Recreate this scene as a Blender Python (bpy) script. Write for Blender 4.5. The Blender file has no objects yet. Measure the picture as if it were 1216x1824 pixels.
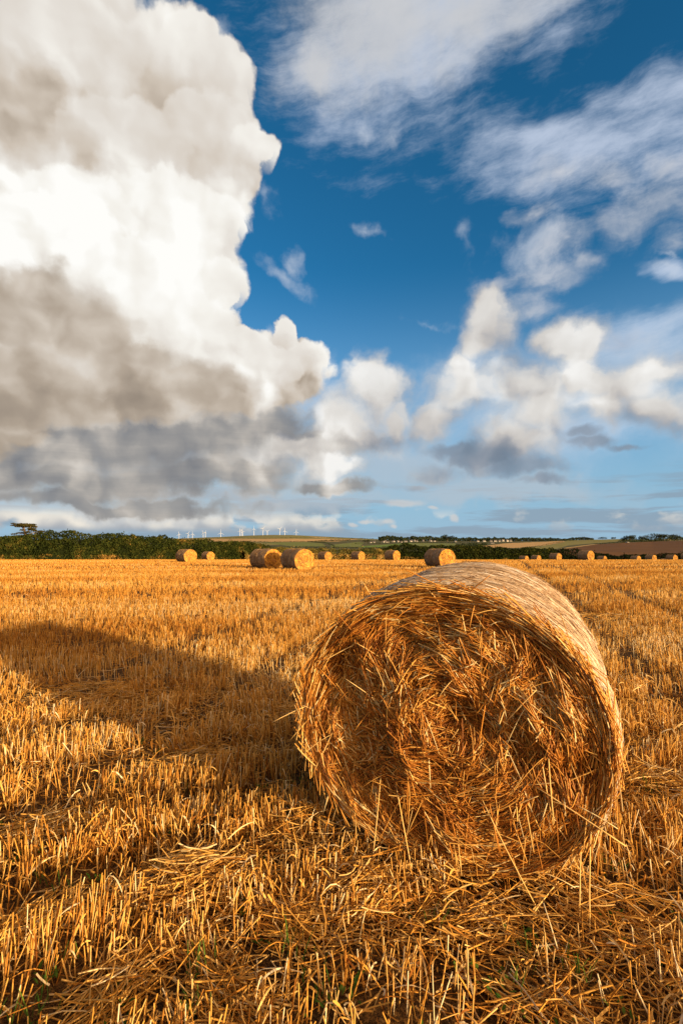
import bpy, math, random
import numpy as np
from mathutils import Vector

random.seed(7)
RNG = np.random.default_rng(11)
SC = bpy.context.scene
COL = SC.collection
R = math.radians

# ------------------------------------------------------------------ camera
F, YH, EYE = 850.0, 964.0, 1.6            # focal length, eye-level row (pixels of a 1216 x 1824 frame), eye height in metres
PITCH = math.atan((YH - 912.0) / F)
cam_data = bpy.data.cameras.new('camera')
cam = bpy.data.objects.new('camera', cam_data)
COL.objects.link(cam)
cam.location = (0, 0, EYE)
cam.rotation_euler = (math.pi / 2 + PITCH, 0, 0)
cam_data.sensor_fit = 'VERTICAL'
cam_data.sensor_height = 36.0
cam_data.lens = F / 1824.0 * 36.0
cam_data.clip_start = 0.05
cam_data.clip_end = 20000
SC.camera = cam

# ------------------------------------------------------------------ sun
SUN_AZ = (0.766, -0.643)                     # ground direction towards the sun (behind the viewer, to the right)
SUN_EL = R(8.8)
sv = Vector((SUN_AZ[0] * math.cos(SUN_EL), SUN_AZ[1] * math.cos(SUN_EL), math.sin(SUN_EL)))
sd = bpy.data.lights.new('sun', 'SUN')
sd.energy = 5.0
sd.angle = R(1.6)
sd.color = (1.0, 0.755, 0.45)
so = bpy.data.objects.new('sun', sd)
COL.objects.link(so)
so.location = (40, -30, 30)
so.rotation_euler = sv.to_track_quat('Z', 'Y').to_euler()

SC.view_settings.view_transform = 'Standard'
SC.view_settings.look = 'None'
SC.view_settings.exposure = 0.95
SC.view_settings.gamma = 1.0
SC.cycles.max_bounces = 6
SC.cycles.diffuse_bounces = 3
SC.cycles.glossy_bounces = 2
SC.cycles.transmission_bounces = 2

# ------------------------------------------------------------------ bookkeeping
def tag(o, label=None, cat=None, group=None, kind=None):
    if label: o['label'] = label
    if cat: o['category'] = cat
    if group: o['group'] = group
    if kind: o['kind'] = kind
    return o

def empty(name, loc=(0, 0, 0), rot=(0, 0, 0)):
    o = bpy.data.objects.new(name, None)
    COL.objects.link(o)
    o.location = loc
    o.rotation_euler = rot
    o.empty_display_size = 0.3
    return o

def link(name, me, parent=None):
    o = bpy.data.objects.new(name, me)
    COL.objects.link(o)
    if parent is not None: o.parent = parent
    return o

def mesh_np(name, V, Q=None, T=None, mats=(), tint=None, mat_idx=None, smooth=True):
    """one mesh from numpy arrays: V verts, Q quads, T triangles, tint a float per vertex"""
    V = np.ascontiguousarray(V, dtype=np.float32).reshape(-1, 3)
    Q = np.zeros((0, 4), np.int32) if Q is None else np.asarray(Q, np.int32).reshape(-1, 4)
    T = np.zeros((0, 3), np.int32) if T is None else np.asarray(T, np.int32).reshape(-1, 3)
    me = bpy.data.meshes.new(name)
    me.vertices.add(len(V))
    me.vertices.foreach_set('co', V.ravel())
    nl = Q.size + T.size
    me.loops.add(nl)
    me.loops.foreach_set('vertex_index', np.concatenate([Q.ravel(), T.ravel()]).astype(np.int32))
    npoly = len(Q) + len(T)
    me.polygons.add(npoly)
    starts = np.concatenate([np.arange(len(Q)) * 4, Q.size + np.arange(len(T)) * 3]).astype(np.int32)
    me.polygons.foreach_set('loop_start', starts)
    me.polygons.foreach_set('use_smooth', np.full(npoly, bool(smooth)))
    for m in mats: me.materials.append(m)
    if mat_idx is not None:
        me.polygons.foreach_set('material_index', np.asarray(mat_idx, np.int32))
    if tint is not None:
        a = me.attributes.new('tint', 'FLOAT', 'POINT')
        a.data.foreach_set('value', np.asarray(tint, np.float32))
    me.update(calc_edges=True)
    return me

class Soup:
    """collects pieces of geometry for one mesh"""
    def __init__(s): s.V, s.Q, s.T, s.tt, s.mq, s.mt, s.n = [], [], [], [], [], [], 0
    def add(s, V, Q=None, T=None, tint=0.5, mat=0):
        V = np.asarray(V, float).reshape(-1, 3)
        s.V.append(V)
        s.tt.append(np.broadcast_to(np.asarray(tint, float), (len(V),)))
        if Q is not None and len(Q):
            Q = np.asarray(Q).reshape(-1, 4); s.Q.append(Q + s.n); s.mq.append(np.full(len(Q), mat))
        if T is not None and len(T):
            T = np.asarray(T).reshape(-1, 3); s.T.append(T + s.n); s.mt.append(np.full(len(T), mat))
        s.n += len(V)
    def mesh(s, name, mats, smooth=True):
        c = lambda L, w: np.concatenate(L) if L else np.zeros((0, w), int)
        return mesh_np(name, np.concatenate(s.V), c(s.Q, 4), c(s.T, 3), mats, np.concatenate(s.tt),
                       np.concatenate(s.mq + s.mt) if s.mq or s.mt else None, smooth)

def unit(v):
    return v / np.maximum(np.linalg.norm(v, axis=-1, keepdims=True), 1e-9)

def strands(soup, P, Rad, tint, sides=4, cap=True, flat=1.0, mat=0, ref=None):
    """tubes along P[N,K,3] with radius Rad[N,K] (flat < 1 squashes them into ribbons)"""
    N, K, _ = P.shape
    if N == 0: return
    T = np.empty_like(P)
    T[:, 1:-1] = P[:, 2:] - P[:, :-2] if K > 2 else 0
    T[:, 0] = P[:, 1] - P[:, 0]
    T[:, -1] = P[:, -1] - P[:, -2]
    T = unit(T)
    if ref is None:
        ref = RNG.normal(size=(N, 1, 3))
    A = unit(np.cross(T, np.broadcast_to(ref, P.shape)))
    B = np.cross(T, A)
    tint = np.broadcast_to(np.asarray(tint, float), (N,))
    if sides == 2:
        V = np.stack([P - A * Rad[..., None], P + A * Rad[..., None]], 2)
    else:
        ang = np.arange(sides) / sides * 2 * math.pi + 0.4
        V = P[:, :, None] + Rad[:, :, None, None] * (A[:, :, None] * np.cos(ang)[None, None, :, None]
                                                     + flat * B[:, :, None] * np.sin(ang)[None, None, :, None])
    S = 2 if sides == 2 else sides
    idx = np.arange(N * K * S).reshape(N, K, S)
    if sides == 2:
        q = np.stack([idx[:, :-1, 0], idx[:, :-1, 1], idx[:, 1:, 1], idx[:, 1:, 0]], -1).reshape(-1, 4)
        soup.add(V.reshape(-1, 3), Q=q, tint=np.repeat(tint, K * S), mat=mat)
        return
    nx = np.roll(idx, -1, axis=2)
    q = np.stack([idx[:, :-1], nx[:, :-1], nx[:, 1:], idx[:, 1:]], -1).reshape(-1, 4)
    t = None
    if cap and sides == 4:
        q = np.concatenate([q, idx[:, -1, :].reshape(-1, 4), idx[:, 0, ::-1].reshape(-1, 4)])
    soup.add(V.reshape(-1, 3), Q=q, T=t, tint=np.repeat(tint, K * S), mat=mat)

_tab = np.random.default_rng(3).random((256, 256))
def vnoise(x, y, seed=0):
    """smooth value noise in 0..1 of numpy arrays"""
    x = np.asarray(x, float) + seed * 17.31; y = np.asarray(y, float) + seed * 9.77
    xi = np.floor(x).astype(int); yi = np.floor(y).astype(int)
    fx = x - xi; fy = y - yi
    fx = fx * fx * (3 - 2 * fx); fy = fy * fy * (3 - 2 * fy)
    g = lambda a, b: _tab[a & 255, b & 255]
    return ((g(xi, yi) * (1 - fx) + g(xi + 1, yi) * fx) * (1 - fy)
            + (g(xi, yi + 1) * (1 - fx) + g(xi + 1, yi + 1) * fx) * fy)

def fbm(x, y, o=4, seed=0):
    s = 0; a = 0.5; t = 0
    for i in range(o):
        s = s + a * vnoise(np.asarray(x) * 2 ** i, np.asarray(y) * 2 ** i, seed + i); t += a; a *= 0.5
    return s / t

def ss(a, b, x):
    t = np.clip((np.asarray(x, float) - a) / (b - a), 0, 1)
    return t * t * (3 - 2 * t)

# ------------------------------------------------------------------ terrain
SKY_PX = [-900, -300, 0, 150, 250, 320, 360, 400, 440, 480, 520, 560, 600, 640, 680, 760, 860, 950, 1020, 1100, 1160, 1216, 1500, 2200]
SKY_Y = [956, 960, 961, 961, 960.5, 959, 957.5, 956, 954, 952.8, 953, 954.8, 956.8, 958.8, 961, 962.5, 963.5, 963.3, 962, 960.2, 961.5, 959.5, 956, 952]
D0, D1 = 190.0, 3000.0
def row_of(px, D):
    """how high the far slope rises: row (in eye-level pixels) reached at distance D in direction px"""
    t = np.clip(np.log(np.maximum(D, D0) / D0) / math.log(D1 / D0), 0, 1)
    near = np.interp(px, [-900, 500, 760, 1000, 1100, 1216, 2200], [985, 985, 983, 985, 990, 993, 996])
    return near + (np.interp(px, SKY_PX, SKY_Y) - near) * t ** 0.62
def dist_of(px, Y):
    near = float(np.interp(px, [-900, 500, 760, 1000, 1100, 1216, 2200], [985, 985, 983, 985, 990, 993, 996]))
    sky = float(np.interp(px, SKY_PX, SKY_Y))
    t = min(max((Y - near) / (sky - near), 0.0), 1.0)
    return D0 * math.exp(t ** (1 / 0.62) * math.log(D1 / D0))

def ground_z(x, y):
    x = np.asarray(x, float); y = np.asarray(y, float)
    d = np.maximum(y, 0)
    near = -0.00025 * np.minimum(d, 150.0) ** 2 - 0.02 * np.clip(d - 150, 0, 1e9)
    yy = np.maximum(y, 60.0)
    px = 608 + F * x / yy
    far = EYE + (YH - row_of(px, yy)) / F * np.minimum(yy, 3000) - np.clip(yy - 3000, 0, 1e9) * 0.03
    w = ss(160, 260, y)
    return near * (1 - w) + far * w + 0.05 * (fbm(x * 0.15, y * 0.15, 2, 5) - 0.5) * ss(6, 20, y)
def gz(x, y): return float(ground_z(x, y))
def spot(px, D):
    """ground point at depth D in the direction of picture column px"""
    x = (px - 608) / F * D
    return x, D, gz(x, D)
# ------------------------------------------------------------------ sky
def stereo(px, py):
    """conformal sky coordinates of a direction given as picture column and row"""
    c, s = math.cos(PITCH), math.sin(PITCH)
    X, Yv, Zv = (px - 608) / F, 1.0, -(py - 912) / F
    d = Vector((X, c * Yv - s * Zv, s * Yv + c * Zv)).normalized()
    return 2 * d.x / (1 + d.y), 2 * d.z / (1 + d.y)

world = bpy.data.worlds.new('World')
SC.world = world
world.use_nodes = True
NT = world.node_tree
NT.nodes.clear()
class N:
    def __init__(s, sock): s.s = sock
    def __add__(a, b): return M('ADD', a, b)
    def __radd__(a, b): return M('ADD', b, a)
    def __sub__(a, b): return M('SUBTRACT', a, b)
    def __rsub__(a, b): return M('SUBTRACT', b, a)
    def __mul__(a, b): return M('MULTIPLY', a, b)
    def __rmul__(a, b): return M('MULTIPLY', b, a)
    def __truediv__(a, b): return M('DIVIDE', a, b)
def setin(sock, v):
    if isinstance(v, N): NT.links.new(v.s, sock)
    elif isinstance(v, bpy.types.NodeSocket): NT.links.new(v, sock)
    else: sock.default_value = v
def M(op, a, b=0.0, c=None, clamp=False):
    n = NT.nodes.new('ShaderNodeMath'); n.operation = op; n.use_clamp = clamp
    setin(n.inputs[0], a); setin(n.inputs[1], b)
    if c is not None: setin(n.inputs[2], c)
    return N(n.outputs[0])
def VM(op, a, b=None, scale=None):
    n = NT.nodes.new('ShaderNodeVectorMath'); n.operation = op
    setin(n.inputs[0], a)
    if b is not None: setin(n.inputs[1], b)
    if scale is not None: setin(n.inputs['Scale'], scale)
    return N(n.outputs['Value'] if op in ('LENGTH', 'DOT_PRODUCT') else n.outputs['Vector'])
def sstep(x, a, b):
    n = NT.nodes.new('ShaderNodeMapRange'); n.interpolation_type = 'SMOOTHSTEP'
    setin(n.inputs['Value'], x); setin(n.inputs['From Min'], a); setin(n.inputs['From Max'], b)
    return N(n.outputs['Result'])
def noise(vec, scale, detail=6, rough=0.55, dist=0.0, lac=2.0, color=False, ntype='FBM'):
    n = NT.nodes.new('ShaderNodeTexNoise'); n.noise_type = ntype; n.noise_dimensions = '2D'
    setin(n.inputs['Vector'], vec); n.inputs['Scale'].default_value = scale
    n.inputs['Detail'].default_value = detail; n.inputs['Roughness'].default_value = rough
    n.inputs['Distortion'].default_value = dist; n.inputs['Lacunarity'].default_value = lac
    return N(n.outputs['Color'] if color else n.outputs[0])
def voro(vec, scale, detail=3, rough=0.5, smooth=0.6):
    n = NT.nodes.new('ShaderNodeTexVoronoi'); n.voronoi_dimensions = '2D'; n.feature = 'SMOOTH_F1'; n.normalize = True
    setin(n.inputs['Vector'], vec); n.inputs['Scale'].default_value = scale
    n.inputs['Detail'].default_value = detail; n.inputs['Roughness'].default_value = rough
    n.inputs['Smoothness'].default_value = smooth
    return N(n.outputs['Distance'])
def mix(f, a, b):
    n = NT.nodes.new('ShaderNodeMix'); n.data_type = 'RGBA'; n.clamp_factor = True
    setin(n.inputs[0], f)
    setin(n.inputs[6], a if isinstance(a, N) else (*a, 1)); setin(n.inputs[7], b if isinstance(b, N) else (*b, 1))
    return N(n.outputs[2])
def ramp(f, stops):
    n = NT.nodes.new('ShaderNodeValToRGB'); e = n.color_ramp.elements
    while len(e) < len(stops): e.new(0.5)
    for el, (p, c) in zip(e, stops): el.position = p; el.color = (*c, 1)
    setin(n.inputs[0], f)
    return N(n.outputs[0])
def vscale(v, k): return VM('SCALE', v, scale=k)
def vadd(a, b): return VM('ADD', a, b)
def blobs(vec, L, k=0.25, start=None):
    """smooth union of ellipses (column, row, half width, half height, turn in degrees): 0 in a centre, 1 on an outline"""
    acc = start
    for b in L:
        px, py, rx, ry = b[:4]; rot = b[4] if len(b) > 4 else 0
        cx, cz = stereo(px, py)
        x0, z0 = stereo(px - 5, py); x1, z1 = stereo(px + 5, py)
        k_ = math.hypot(x1 - x0, z1 - z0) / 10
        roll = math.atan2(z1 - z0, x1 - x0)
        m = NT.nodes.new('ShaderNodeMapping'); m.vector_type = 'TEXTURE'
        setin(m.inputs['Vector'], vec)
        m.inputs['Location'].default_value = (cx, cz, 0)
        m.inputs['Rotation'].default_value = (0, 0, R(rot) + roll)
        m.inputs['Scale'].default_value = (rx * k_, ry * k_, 1)
        q = VM('LENGTH', N(m.outputs[0]))
        acc = q if acc is None else M('SMOOTH_MIN', acc, q, k)
    return acc
def srgb(r, g, b):
    f = lambda c: (c / 255 / 12.92) if c / 255 <= 0.04045 else ((c / 255 + 0.055) / 1.055) ** 2.4
    return tuple(f(c) / EXPO for c in (r, g, b))
EXPO = 2 ** SC.view_settings.exposure

tc = NT.nodes.new('ShaderNodeTexCoord')
DIR = N(tc.outputs['Generated'])
sep = NT.nodes.new('ShaderNodeSeparateXYZ'); NT.links.new(DIR.s, sep.inputs[0])
dx, dy, dz = (N(sep.outputs[i]) for i in range(3))
den = M('MAXIMUM', dy + 1.0, 0.25)
com = NT.nodes.new('ShaderNodeCombineXYZ')
setin(com.inputs[0], dx * 2.0 / den); setin(com.inputs[1], dz * 2.0 / den)
P = N(com.outputs[0])
SKY_ROT = math.atan2(SUN_AZ[0], SUN_AZ[1])
st = NT.nodes.new('ShaderNodeTexSky')
st.sky_type = 'NISHITA'; st.sun_disc = False
st.sun_elevation = SUN_EL; st.sun_rotation = SKY_ROT
st.air_density = 1.0; st.dust_density = 0.3; st.ozone_density = 3.0
SKYK = 0.132
base = vscale(N(st.outputs[0]), SKYK / EXPO)
# the air's own colour shift from the horizon up
base = VM('MULTIPLY', base, ramp(dz, [(0.0, (0.9, 1.05, 1.2)), (0.12, (0.75, 1.15, 1.3)), (0.3, (0.50, 1.20, 1.45)), (0.5, (0.28, 1.08, 1.32)), (0.8, (0.2, 1.0, 1.2))]))

# domain warps: big rolls and small curls
wb = VM('SUBTRACT', noise(P, 4.2, 4, 0.5, color=True), (0.5, 0.5, 0.5))
wf = VM('SUBTRACT', noise(P, 17.0, 5, 0.55, color=True), (0.5, 0.5, 0.5))
Pw = vadd(P, vadd(vscale(wb, 0.10), vscale(wf, 0.045)))
Ps = vadd(P, vadd(vscale(wb, 0.05), vscale(wf, 0.03)))
LIGHT = (0.016, 0.012, 0)
nA = noise(Ps, 9.0, 8, 0.56)                    # fine, for outlines
nS = noise(Ps, 6.5, 3.5, 0.42)                  # smooth, for the swell of the billows
relief = nS - noise(vadd(Ps, (0.022, 0.012, 0)), 6.5, 3.5, 0.42)   # > 0 where a billow faces the sun
vA = voro(Ps, 9.0, 2.5, 0.5, 0.8)
reliefV = voro(vadd(Ps, (0.018, 0.012, 0)), 9.0, 2.5, 0.5, 0.8) - vA
vF = voro(Ps, 24.0, 2.0, 0.5, 0.7)                # small knobs
reliefF = voro(vadd(Ps, (0.007, 0.006, 0)), 24.0, 2.0, 0.5, 0.7) - vF
calm = sstep(noise(P, 2.7, 2, 0.5), 0.38, 0.66)   # where the billows stand out and where they melt together

def soft(L, a=1.0, b=0.0, vec=None):
    return sstep(blobs(vec or Pw, L), a, b)

def lobe(b, rag=0.0, edge=0.16):
    """one billow (column, row, half width, half height, brightness): its crisp outline fading on the underside, and its light"""
    px, py, rx, ry, br = b
    cx, cz = stereo(px, py)
    x0, z0 = stereo(px - 5, py); x1, z1 = stereo(px + 5, py)
    k_ = math.hypot(x1 - x0, z1 - z0) / 10
    m = NT.nodes.new('ShaderNodeMapping'); m.vector_type = 'TEXTURE'
    setin(m.inputs['Vector'], Ps)
    m.inputs['Location'].default_value = (cx, cz, 0); m.inputs['Rotation'].default_value = (0, 0, math.atan2(z1 - z0, x1 - x0)); m.inputs['Scale'].default_value = (rx * k_, ry * k_, 1)
    v = N(m.outputs[0])
    g = VM('DOT_PRODUCT', v, (0.45, 0.85, 0.0))
    e = sstep((1.0 - VM('LENGTH', v)) + knob + ((nA - 0.5) * rag if rag else 0.0), 0.0, edge)
    return e * sstep(g, -0.75, 0.30), br + g * 0.07
def pile(val, L, rag=0.0, edge=0.16):
    cover = None
    for b in L:
        e, t = lobe(b, rag, edge)
        val = val + e * (t - val)
        cover = e if cover is None else M('MAXIMUM', cover, e)
    return val, cover
knob = (nA - 0.5) * 0.40 - (vA - 0.35) * 0.40 - (vF - 0.35) * 0.30
layers = []                                     # (cover, colour) from the far sky to the nearest cloud
def over(a, c): layers.append((a, c))
# ---- thin high cloud: long wind-combed wisps on the right
mp = NT.nodes.new('ShaderNodeMapping'); mp.vector_type = 'TEXTURE'
setin(mp.inputs['Vector'], vadd(P, vscale(wb, 0.07)))
mp.inputs['Rotation'].default_value = (0, 0, R(12)); mp.inputs['Scale'].default_value = (0.36, 0.115, 1)
PC = N(mp.outputs[0])
nc = noise(PC, 1.0, 9, 0.66)
nc2 = noise(P, 6.0, 8, 0.6)
cir_q = blobs(vadd(P, vscale(wb, 0.10)), [(1080, 265, 300, 120, 8), (1150, 170, 190, 60, 12), (1000, 60, 200, 60, 20), (960, 240, 190, 55, 6), (1190, 470, 90, 22, -14), (1150, 590, 200, 90, 0), (740, 90, 330, 140, 6), (820, 20, 300, 90, 4), (1010, 780, 330, 45, 0), (640, 740, 200, 60, 0)])
cir = sstep((1.0 - cir_q) * 0.9 + (nc - 0.5) * 1.9 + (nc2 - 0.5) * 0.7, 0.0, 1.0)
over(cir * 0.8, srgb(202, 214, 234))
# the veil's thicker, whiter heart at the top
tv_q = blobs(vadd(P, vadd(vscale(wb, 0.06), vscale(wf, 0.05))), [(700, 15, 240, 120, 0), (640, 60, 130, 90, 0), (830, 30, 210, 80, 10), (560, 130, 100, 70, 0)])
tv = sstep((1.0 - tv_q) + (nA - 0.5) * 1.2 + (nc - 0.5) * 0.9, 0.0, 0.95)
over(tv * 0.85, mix(nc2, srgb(182, 188, 198), srgb(214, 212, 210)))

# small torn shreds in the blue
wq = blobs(vadd(P, vadd(vscale(wb, 0.05), vscale(wf, 0.05))), [(650, 412, 48, 18, -25), (505, 490, 58, 26, -30), (525, 470, 24, 30), (700, 232, 34, 36), (642, 225, 24, 22), (820, 410, 46, 40), (480, 590, 14, 20, -30), (480, 350, 40, 30), (395, 62, 40, 30), (1195, 448, 40, 10, -5), (1180, 475, 66, 18, -12), (760, 570, 90, 18, -10), (560, 640, 60, 26), (950, 430, 140, 50, 10)], 0.2)
wa = sstep((1.0 - wq) * 0.75 + (nA - 0.5) * 1.7 + (nc2 - 0.5) * 1.5, 0.10, 1.15)
over(wa * 0.62, srgb(206, 214, 226))

# ---- pale haze bank and flat grey bars low over the horizon
mh = NT.nodes.new('ShaderNodeMapping'); mh.vector_type = 'TEXTURE'
setin(mh.inputs['Vector'], vadd(P, vscale(wb, 0.03))); mh.inputs['Scale'].default_value = (0.5, 0.045, 1)
nh = noise(N(mh.outputs[0]), 1.6, 8, 0.6)
hz = sstep(dz, 0.19, 0.0)
over(hz * 0.80, srgb(164, 186, 200))
hz2 = sstep(dz, 0.52, 0.10)
over(hz2 * 0.64, srgb(146, 190, 222))
veil_q = blobs(Pw, [(960, 720, 380, 150), (1150, 640, 200, 120), (640, 760, 150, 90)], 0.3)
over(sstep((1.0 - veil_q) + (nA - 0.5) * 1.0 + (nc2 - 0.5) * 0.5, -0.1, 0.9) * 0.55, srgb(192, 206, 222))
bars = sstep(nh + hz * 0.12, 0.50, 0.66) * sstep(dz, 0.0, 0.012) * sstep(dz, 0.16, 0.08)
over(bars * 0.7, srgb(140, 156, 172))
# small far cumulus along the horizon
ph = NT.nodes.new('ShaderNodeMapping'); ph.vector_type = 'TEXTURE'
setin(ph.inputs['Vector'], vadd(P, vscale(wf, 0.02))); ph.inputs['Scale'].default_value = (0.085, 0.05, 1)
npf = noise(N(ph.outputs[0]), 1.0, 7, 0.5)
band = sstep(dz, 0.012, 0.03) * sstep(dz, 0.075, 0.04)
xw = sstep(dx, 0.12, -0.25)
far_a = sstep(npf + xw * 0.26, 0.54, 0.70) * band
over(far_a * (0.5 + xw * 0.45), mix(sstep(dz + reliefV * 0.1, 0.015, 0.05), srgb(172, 176, 182), srgb(244, 236, 222)))

fq = blobs(vadd(P, vscale(wf, 0.02)), [(808, 921, 12, 9), (720, 898, 50, 10), (770, 905, 12, 6), (650, 928, 16, 6), (690, 930, 18, 7), (700, 938, 9, 4), (628, 935, 12, 6)], 0.1)
over(sstep((1.0 - fq) + (nA - 0.5) * 0.9, 0.0, 0.7) * 0.7, srgb(212, 208, 204))

# ---- grey stratocumulus under the big cloud on the left
lowq = blobs(Pw, [(620, 830, 300, 60), (480, 890, 330, 34), (150, 905, 420, 30), (880, 870, 260, 36)], 0.3)
over(sstep((1.0 - lowq) * 1.1 + (nA - 0.5) * 0.8, -0.1, 0.7) * 0.62, srgb(186, 194, 202))
sq = blobs(Pw, [(200, 765, 420, 40), (430, 750, 180, 44), (60, 800, 330, 75), (280, 790, 260, 70), (440, 770, 190, 60), (120, 860, 330, 45), (360, 850, 240, 40), (560, 790, 130, 40), (-120, 820, 300, 100), (600, 868, 90, 16), (230, 900, 300, 20)], 0.3)
uq = blobs(Pw, [(80, 830, 520, 85), (380, 800, 260, 70), (-50, 780, 400, 90)], 0.3)
over(sstep((1.0 - uq) * 1.2 + (nA - 0.5) * 0.7, -0.1, 0.5) * 0.85, mix(sstep(nS + (nA - 0.5) * 0.5, 0.35, 0.68), srgb(150, 152, 158), srgb(204, 199, 193)))
sd_ = (1.0 - sq) * 1.15 + (nA - 0.5) * 0.95 + (nh - 0.5) * 0.25
sa = sstep(sd_, -0.15, 0.65)
sb = 0.40 + relief * 2.2 * (0.4 + calm) + reliefV * 0.2 + (nh - 0.5) * 0.4 + (nA - 0.5) * 0.4 + sstep(sd_, 0.6, 0.0) * 0.30
scol = ramp(sb, [(0.0, srgb(126, 127, 131)), (0.4, srgb(156, 153, 150)), (0.65, srgb(186, 179, 171)), (1.0, srgb(228, 220, 210))])
over(sa * 0.92, scol)

# ---- veils of torn cumulus, upper right
VB = [(1010, 440, 110, 44, 20), (1090, 400, 130, 55, 25), (1170, 350, 120, 62, 20), (980, 312, 70, 32, 0), (1060, 330, 90, 36, 10), (930, 385, 60, 30, 10), (980, 490, 90, 34, 0), (900, 500, 70, 30, 0), (1040, 460, 50, 40), (1190, 420, 60, 40), (1120, 600, 120, 40, 0), (1190, 300, 60, 40), (960, 540, 70, 40)]
vq = blobs(Pw, VB, 0.25)
vd = (1.0 - vq) * 0.8 + (nA - 0.5) * 1.2 + (nc - 0.5) * 1.3 + (nc2 - 0.5) * 0.5
over(sstep(vd, 0.05, 1.1) * 0.74, ramp(0.5 + relief * 2.0 + (nA - 0.5) * 0.8, [(0.0, srgb(160, 172, 192)), (0.5, srgb(196, 200, 208)), (1.0, srgb(222, 222, 226))]))

# ---- cumulus on the right and in the middle
RB = [(885, 580, 66, 62), (860, 600, 48, 40), (880, 530, 38, 34), (1040, 610, 66, 66), (1000, 600, 46, 42), (1050, 685, 70, 56), (660, 710, 78, 76), (640, 660, 36, 40), (615, 755, 64, 54), (695, 750, 46, 56), (810, 700, 78, 68), (822, 650, 34, 36), (775, 740, 54, 48), (930, 705, 120, 76), (905, 790, 100, 50), (960, 740, 100, 64), (1130, 700, 100, 60), (1190, 670, 80, 64), (1190, 745, 100, 62), (590, 830, 76, 34), (650, 780, 80, 40), (540, 800, 90, 30), (1080, 740, 80, 40)]
rq = blobs(Pw, RB, 0.3)
rd = (1.0 - rq) + (nA - 0.5) * 1.0 - (vA - 0.35) * 0.3 - (vF - 0.35) * 0.22
r_dark = soft([(890, 810, 190, 50), (760, 850, 90, 36), (1180, 770, 110, 46), (620, 795, 80, 22), (700, 785, 60, 22), (830, 740, 50, 20), (960, 650, 60, 40)], 1.2, 0.2)
r_top = soft([(1050, 640, 70, 100), (660, 670, 70, 46), (885, 545, 44, 44), (825, 655, 44, 36), (590, 825, 60, 26), (1180, 660, 50, 36), (1040, 590, 50, 40)], 1.2, 0.1)
ra = sstep(rd, -0.12, 0.80 - r_top * 0.36)
rb = 0.60 + relief * 1.9 * (0.4 + calm) + reliefV * 0.20 + reliefF * 0.16 + r_top * 0.26 - r_dark * 0.34
RL = [(640, 662, 36, 40, 0.92), (672, 692, 52, 44, 0.90), (700, 740, 40, 44, 0.86), (622, 750, 50, 40, 0.84), (820, 656, 36, 34, 0.88), (800, 700, 60, 48, 0.84), (850, 700, 50, 40, 0.78), (885, 540, 34, 30, 0.82), (880, 580, 58, 46, 0.84), (930, 690, 70, 46, 0.76), (1045, 600, 46, 40, 0.94), (1010, 612, 36, 34, 0.84),
      (1050, 675, 58, 46, 0.95), (1110, 690, 60, 40, 0.82), (1180, 670, 64, 46, 0.86), (960, 745, 70, 40, 0.76), (905, 785, 70, 36, 0.72), (1190, 745, 70, 40, 0.72), (590, 828, 56, 26, 0.86), (545, 800, 60, 24, 0.76), (770, 735, 44, 36, 0.78)]
rp, rcov = pile(rb, RL, 1.1, 0.5)
rb = rb + (rp - rb) * 0.6 + relief * 0.5 + (nA - 0.5) * 0.12
ra = M('MAXIMUM', ra, rcov * 0.85)
RR = [(0.0, srgb(122, 132, 146)), (0.3, srgb(164, 164, 168)), (0.55, srgb(204, 198, 192)), (0.8, srgb(228, 224, 218)), (1.0, srgb(248, 246, 242))]
over(ra * 0.95, ramp(rb, RR))
# grey rags drifting below them
DB = [(930, 835, 100, 24), (860, 815, 70, 24), (760, 845, 66, 26), (740, 865, 30, 12), (820, 800, 60, 20), (960, 855, 70, 12), (1060, 790, 60, 20), (1040, 775, 40, 16), (1120, 800, 60, 10)]
dq = blobs(Ps, DB, 0.2)
dd = (1.0 - dq) + (nA - 0.5) * 1.4
over(sstep(dd, 0.05, 0.75) * 0.8, ramp(0.5 + relief * 2.5, [(0.0, srgb(112, 128, 146)), (0.5, srgb(142, 152, 166)), (1.0, srgb(196, 194, 192))]))

# ---- the great white cloud on the left
GB = [(60, 160, 300, 260), (240, 210, 205, 170), (300, 130, 130, 110), (330, 270, 140, 150), (350, 110, 60, 40), (430, 190, 40, 60), (455, 270, 42, 36), (250, 400, 165, 170), (340, 470, 80, 90), (140, 520, 260, 220), (300, 590, 125, 130), (420, 645, 100, 60), (515, 608, 26, 36), (545, 645, 44, 36), (500, 670, 90, 55), (-150, 400, 320, 480), (180, 690, 300, 70), (420, 700, 130, 50)]
gq = blobs(Pw, GB, 0.12)
gd = (1.0 - gq) + (nA - 0.5) * 0.34 - (vA - 0.35) * 0.30 - (vF - 0.35) * 0.16
fray = sstep(noise(P, 3.3, 2, 0.5), 0.40, 0.62)
ga = sstep(gd, -0.05, 0.06 + fray * 0.16)
g_hot = soft([(90, 390, 180, 110), (30, 330, 120, 80), (320, 420, 130, 150), (230, 480, 160, 110)], 1.35, -0.2)
hot2 = soft([(60, 420, 130, 75), (150, 400, 60, 60)], 1.04, 0.86)
g_beige = soft([(110, 235, 200, 75, -10), (40, 170, 120, 60), (340, 215, 120, 110), (330, 290, 70, 50, -30)], 1.4, 0.0)
g_dark = soft([(0, 15, 75, 75)], 1.4, 0.1)
g_white = soft([(200, 430, 290, 150), (380, 560, 120, 90), (470, 290, 60, 60)], 1.3, 0.3)
gb = 0.805 + g_white * 0.085 + relief * 1.15 * (0.25 + calm) + reliefV * 0.14 * (0.3 + calm) + reliefF * 0.14 * (0.35 + calm) + g_hot * 0.13 + hot2 * 0.06 - g_beige * 0.20 - g_dark * 0.45 - sstep(dz, 0.36, 0.22) * 0.30 + (nA - 0.5) * 0.05
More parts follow.
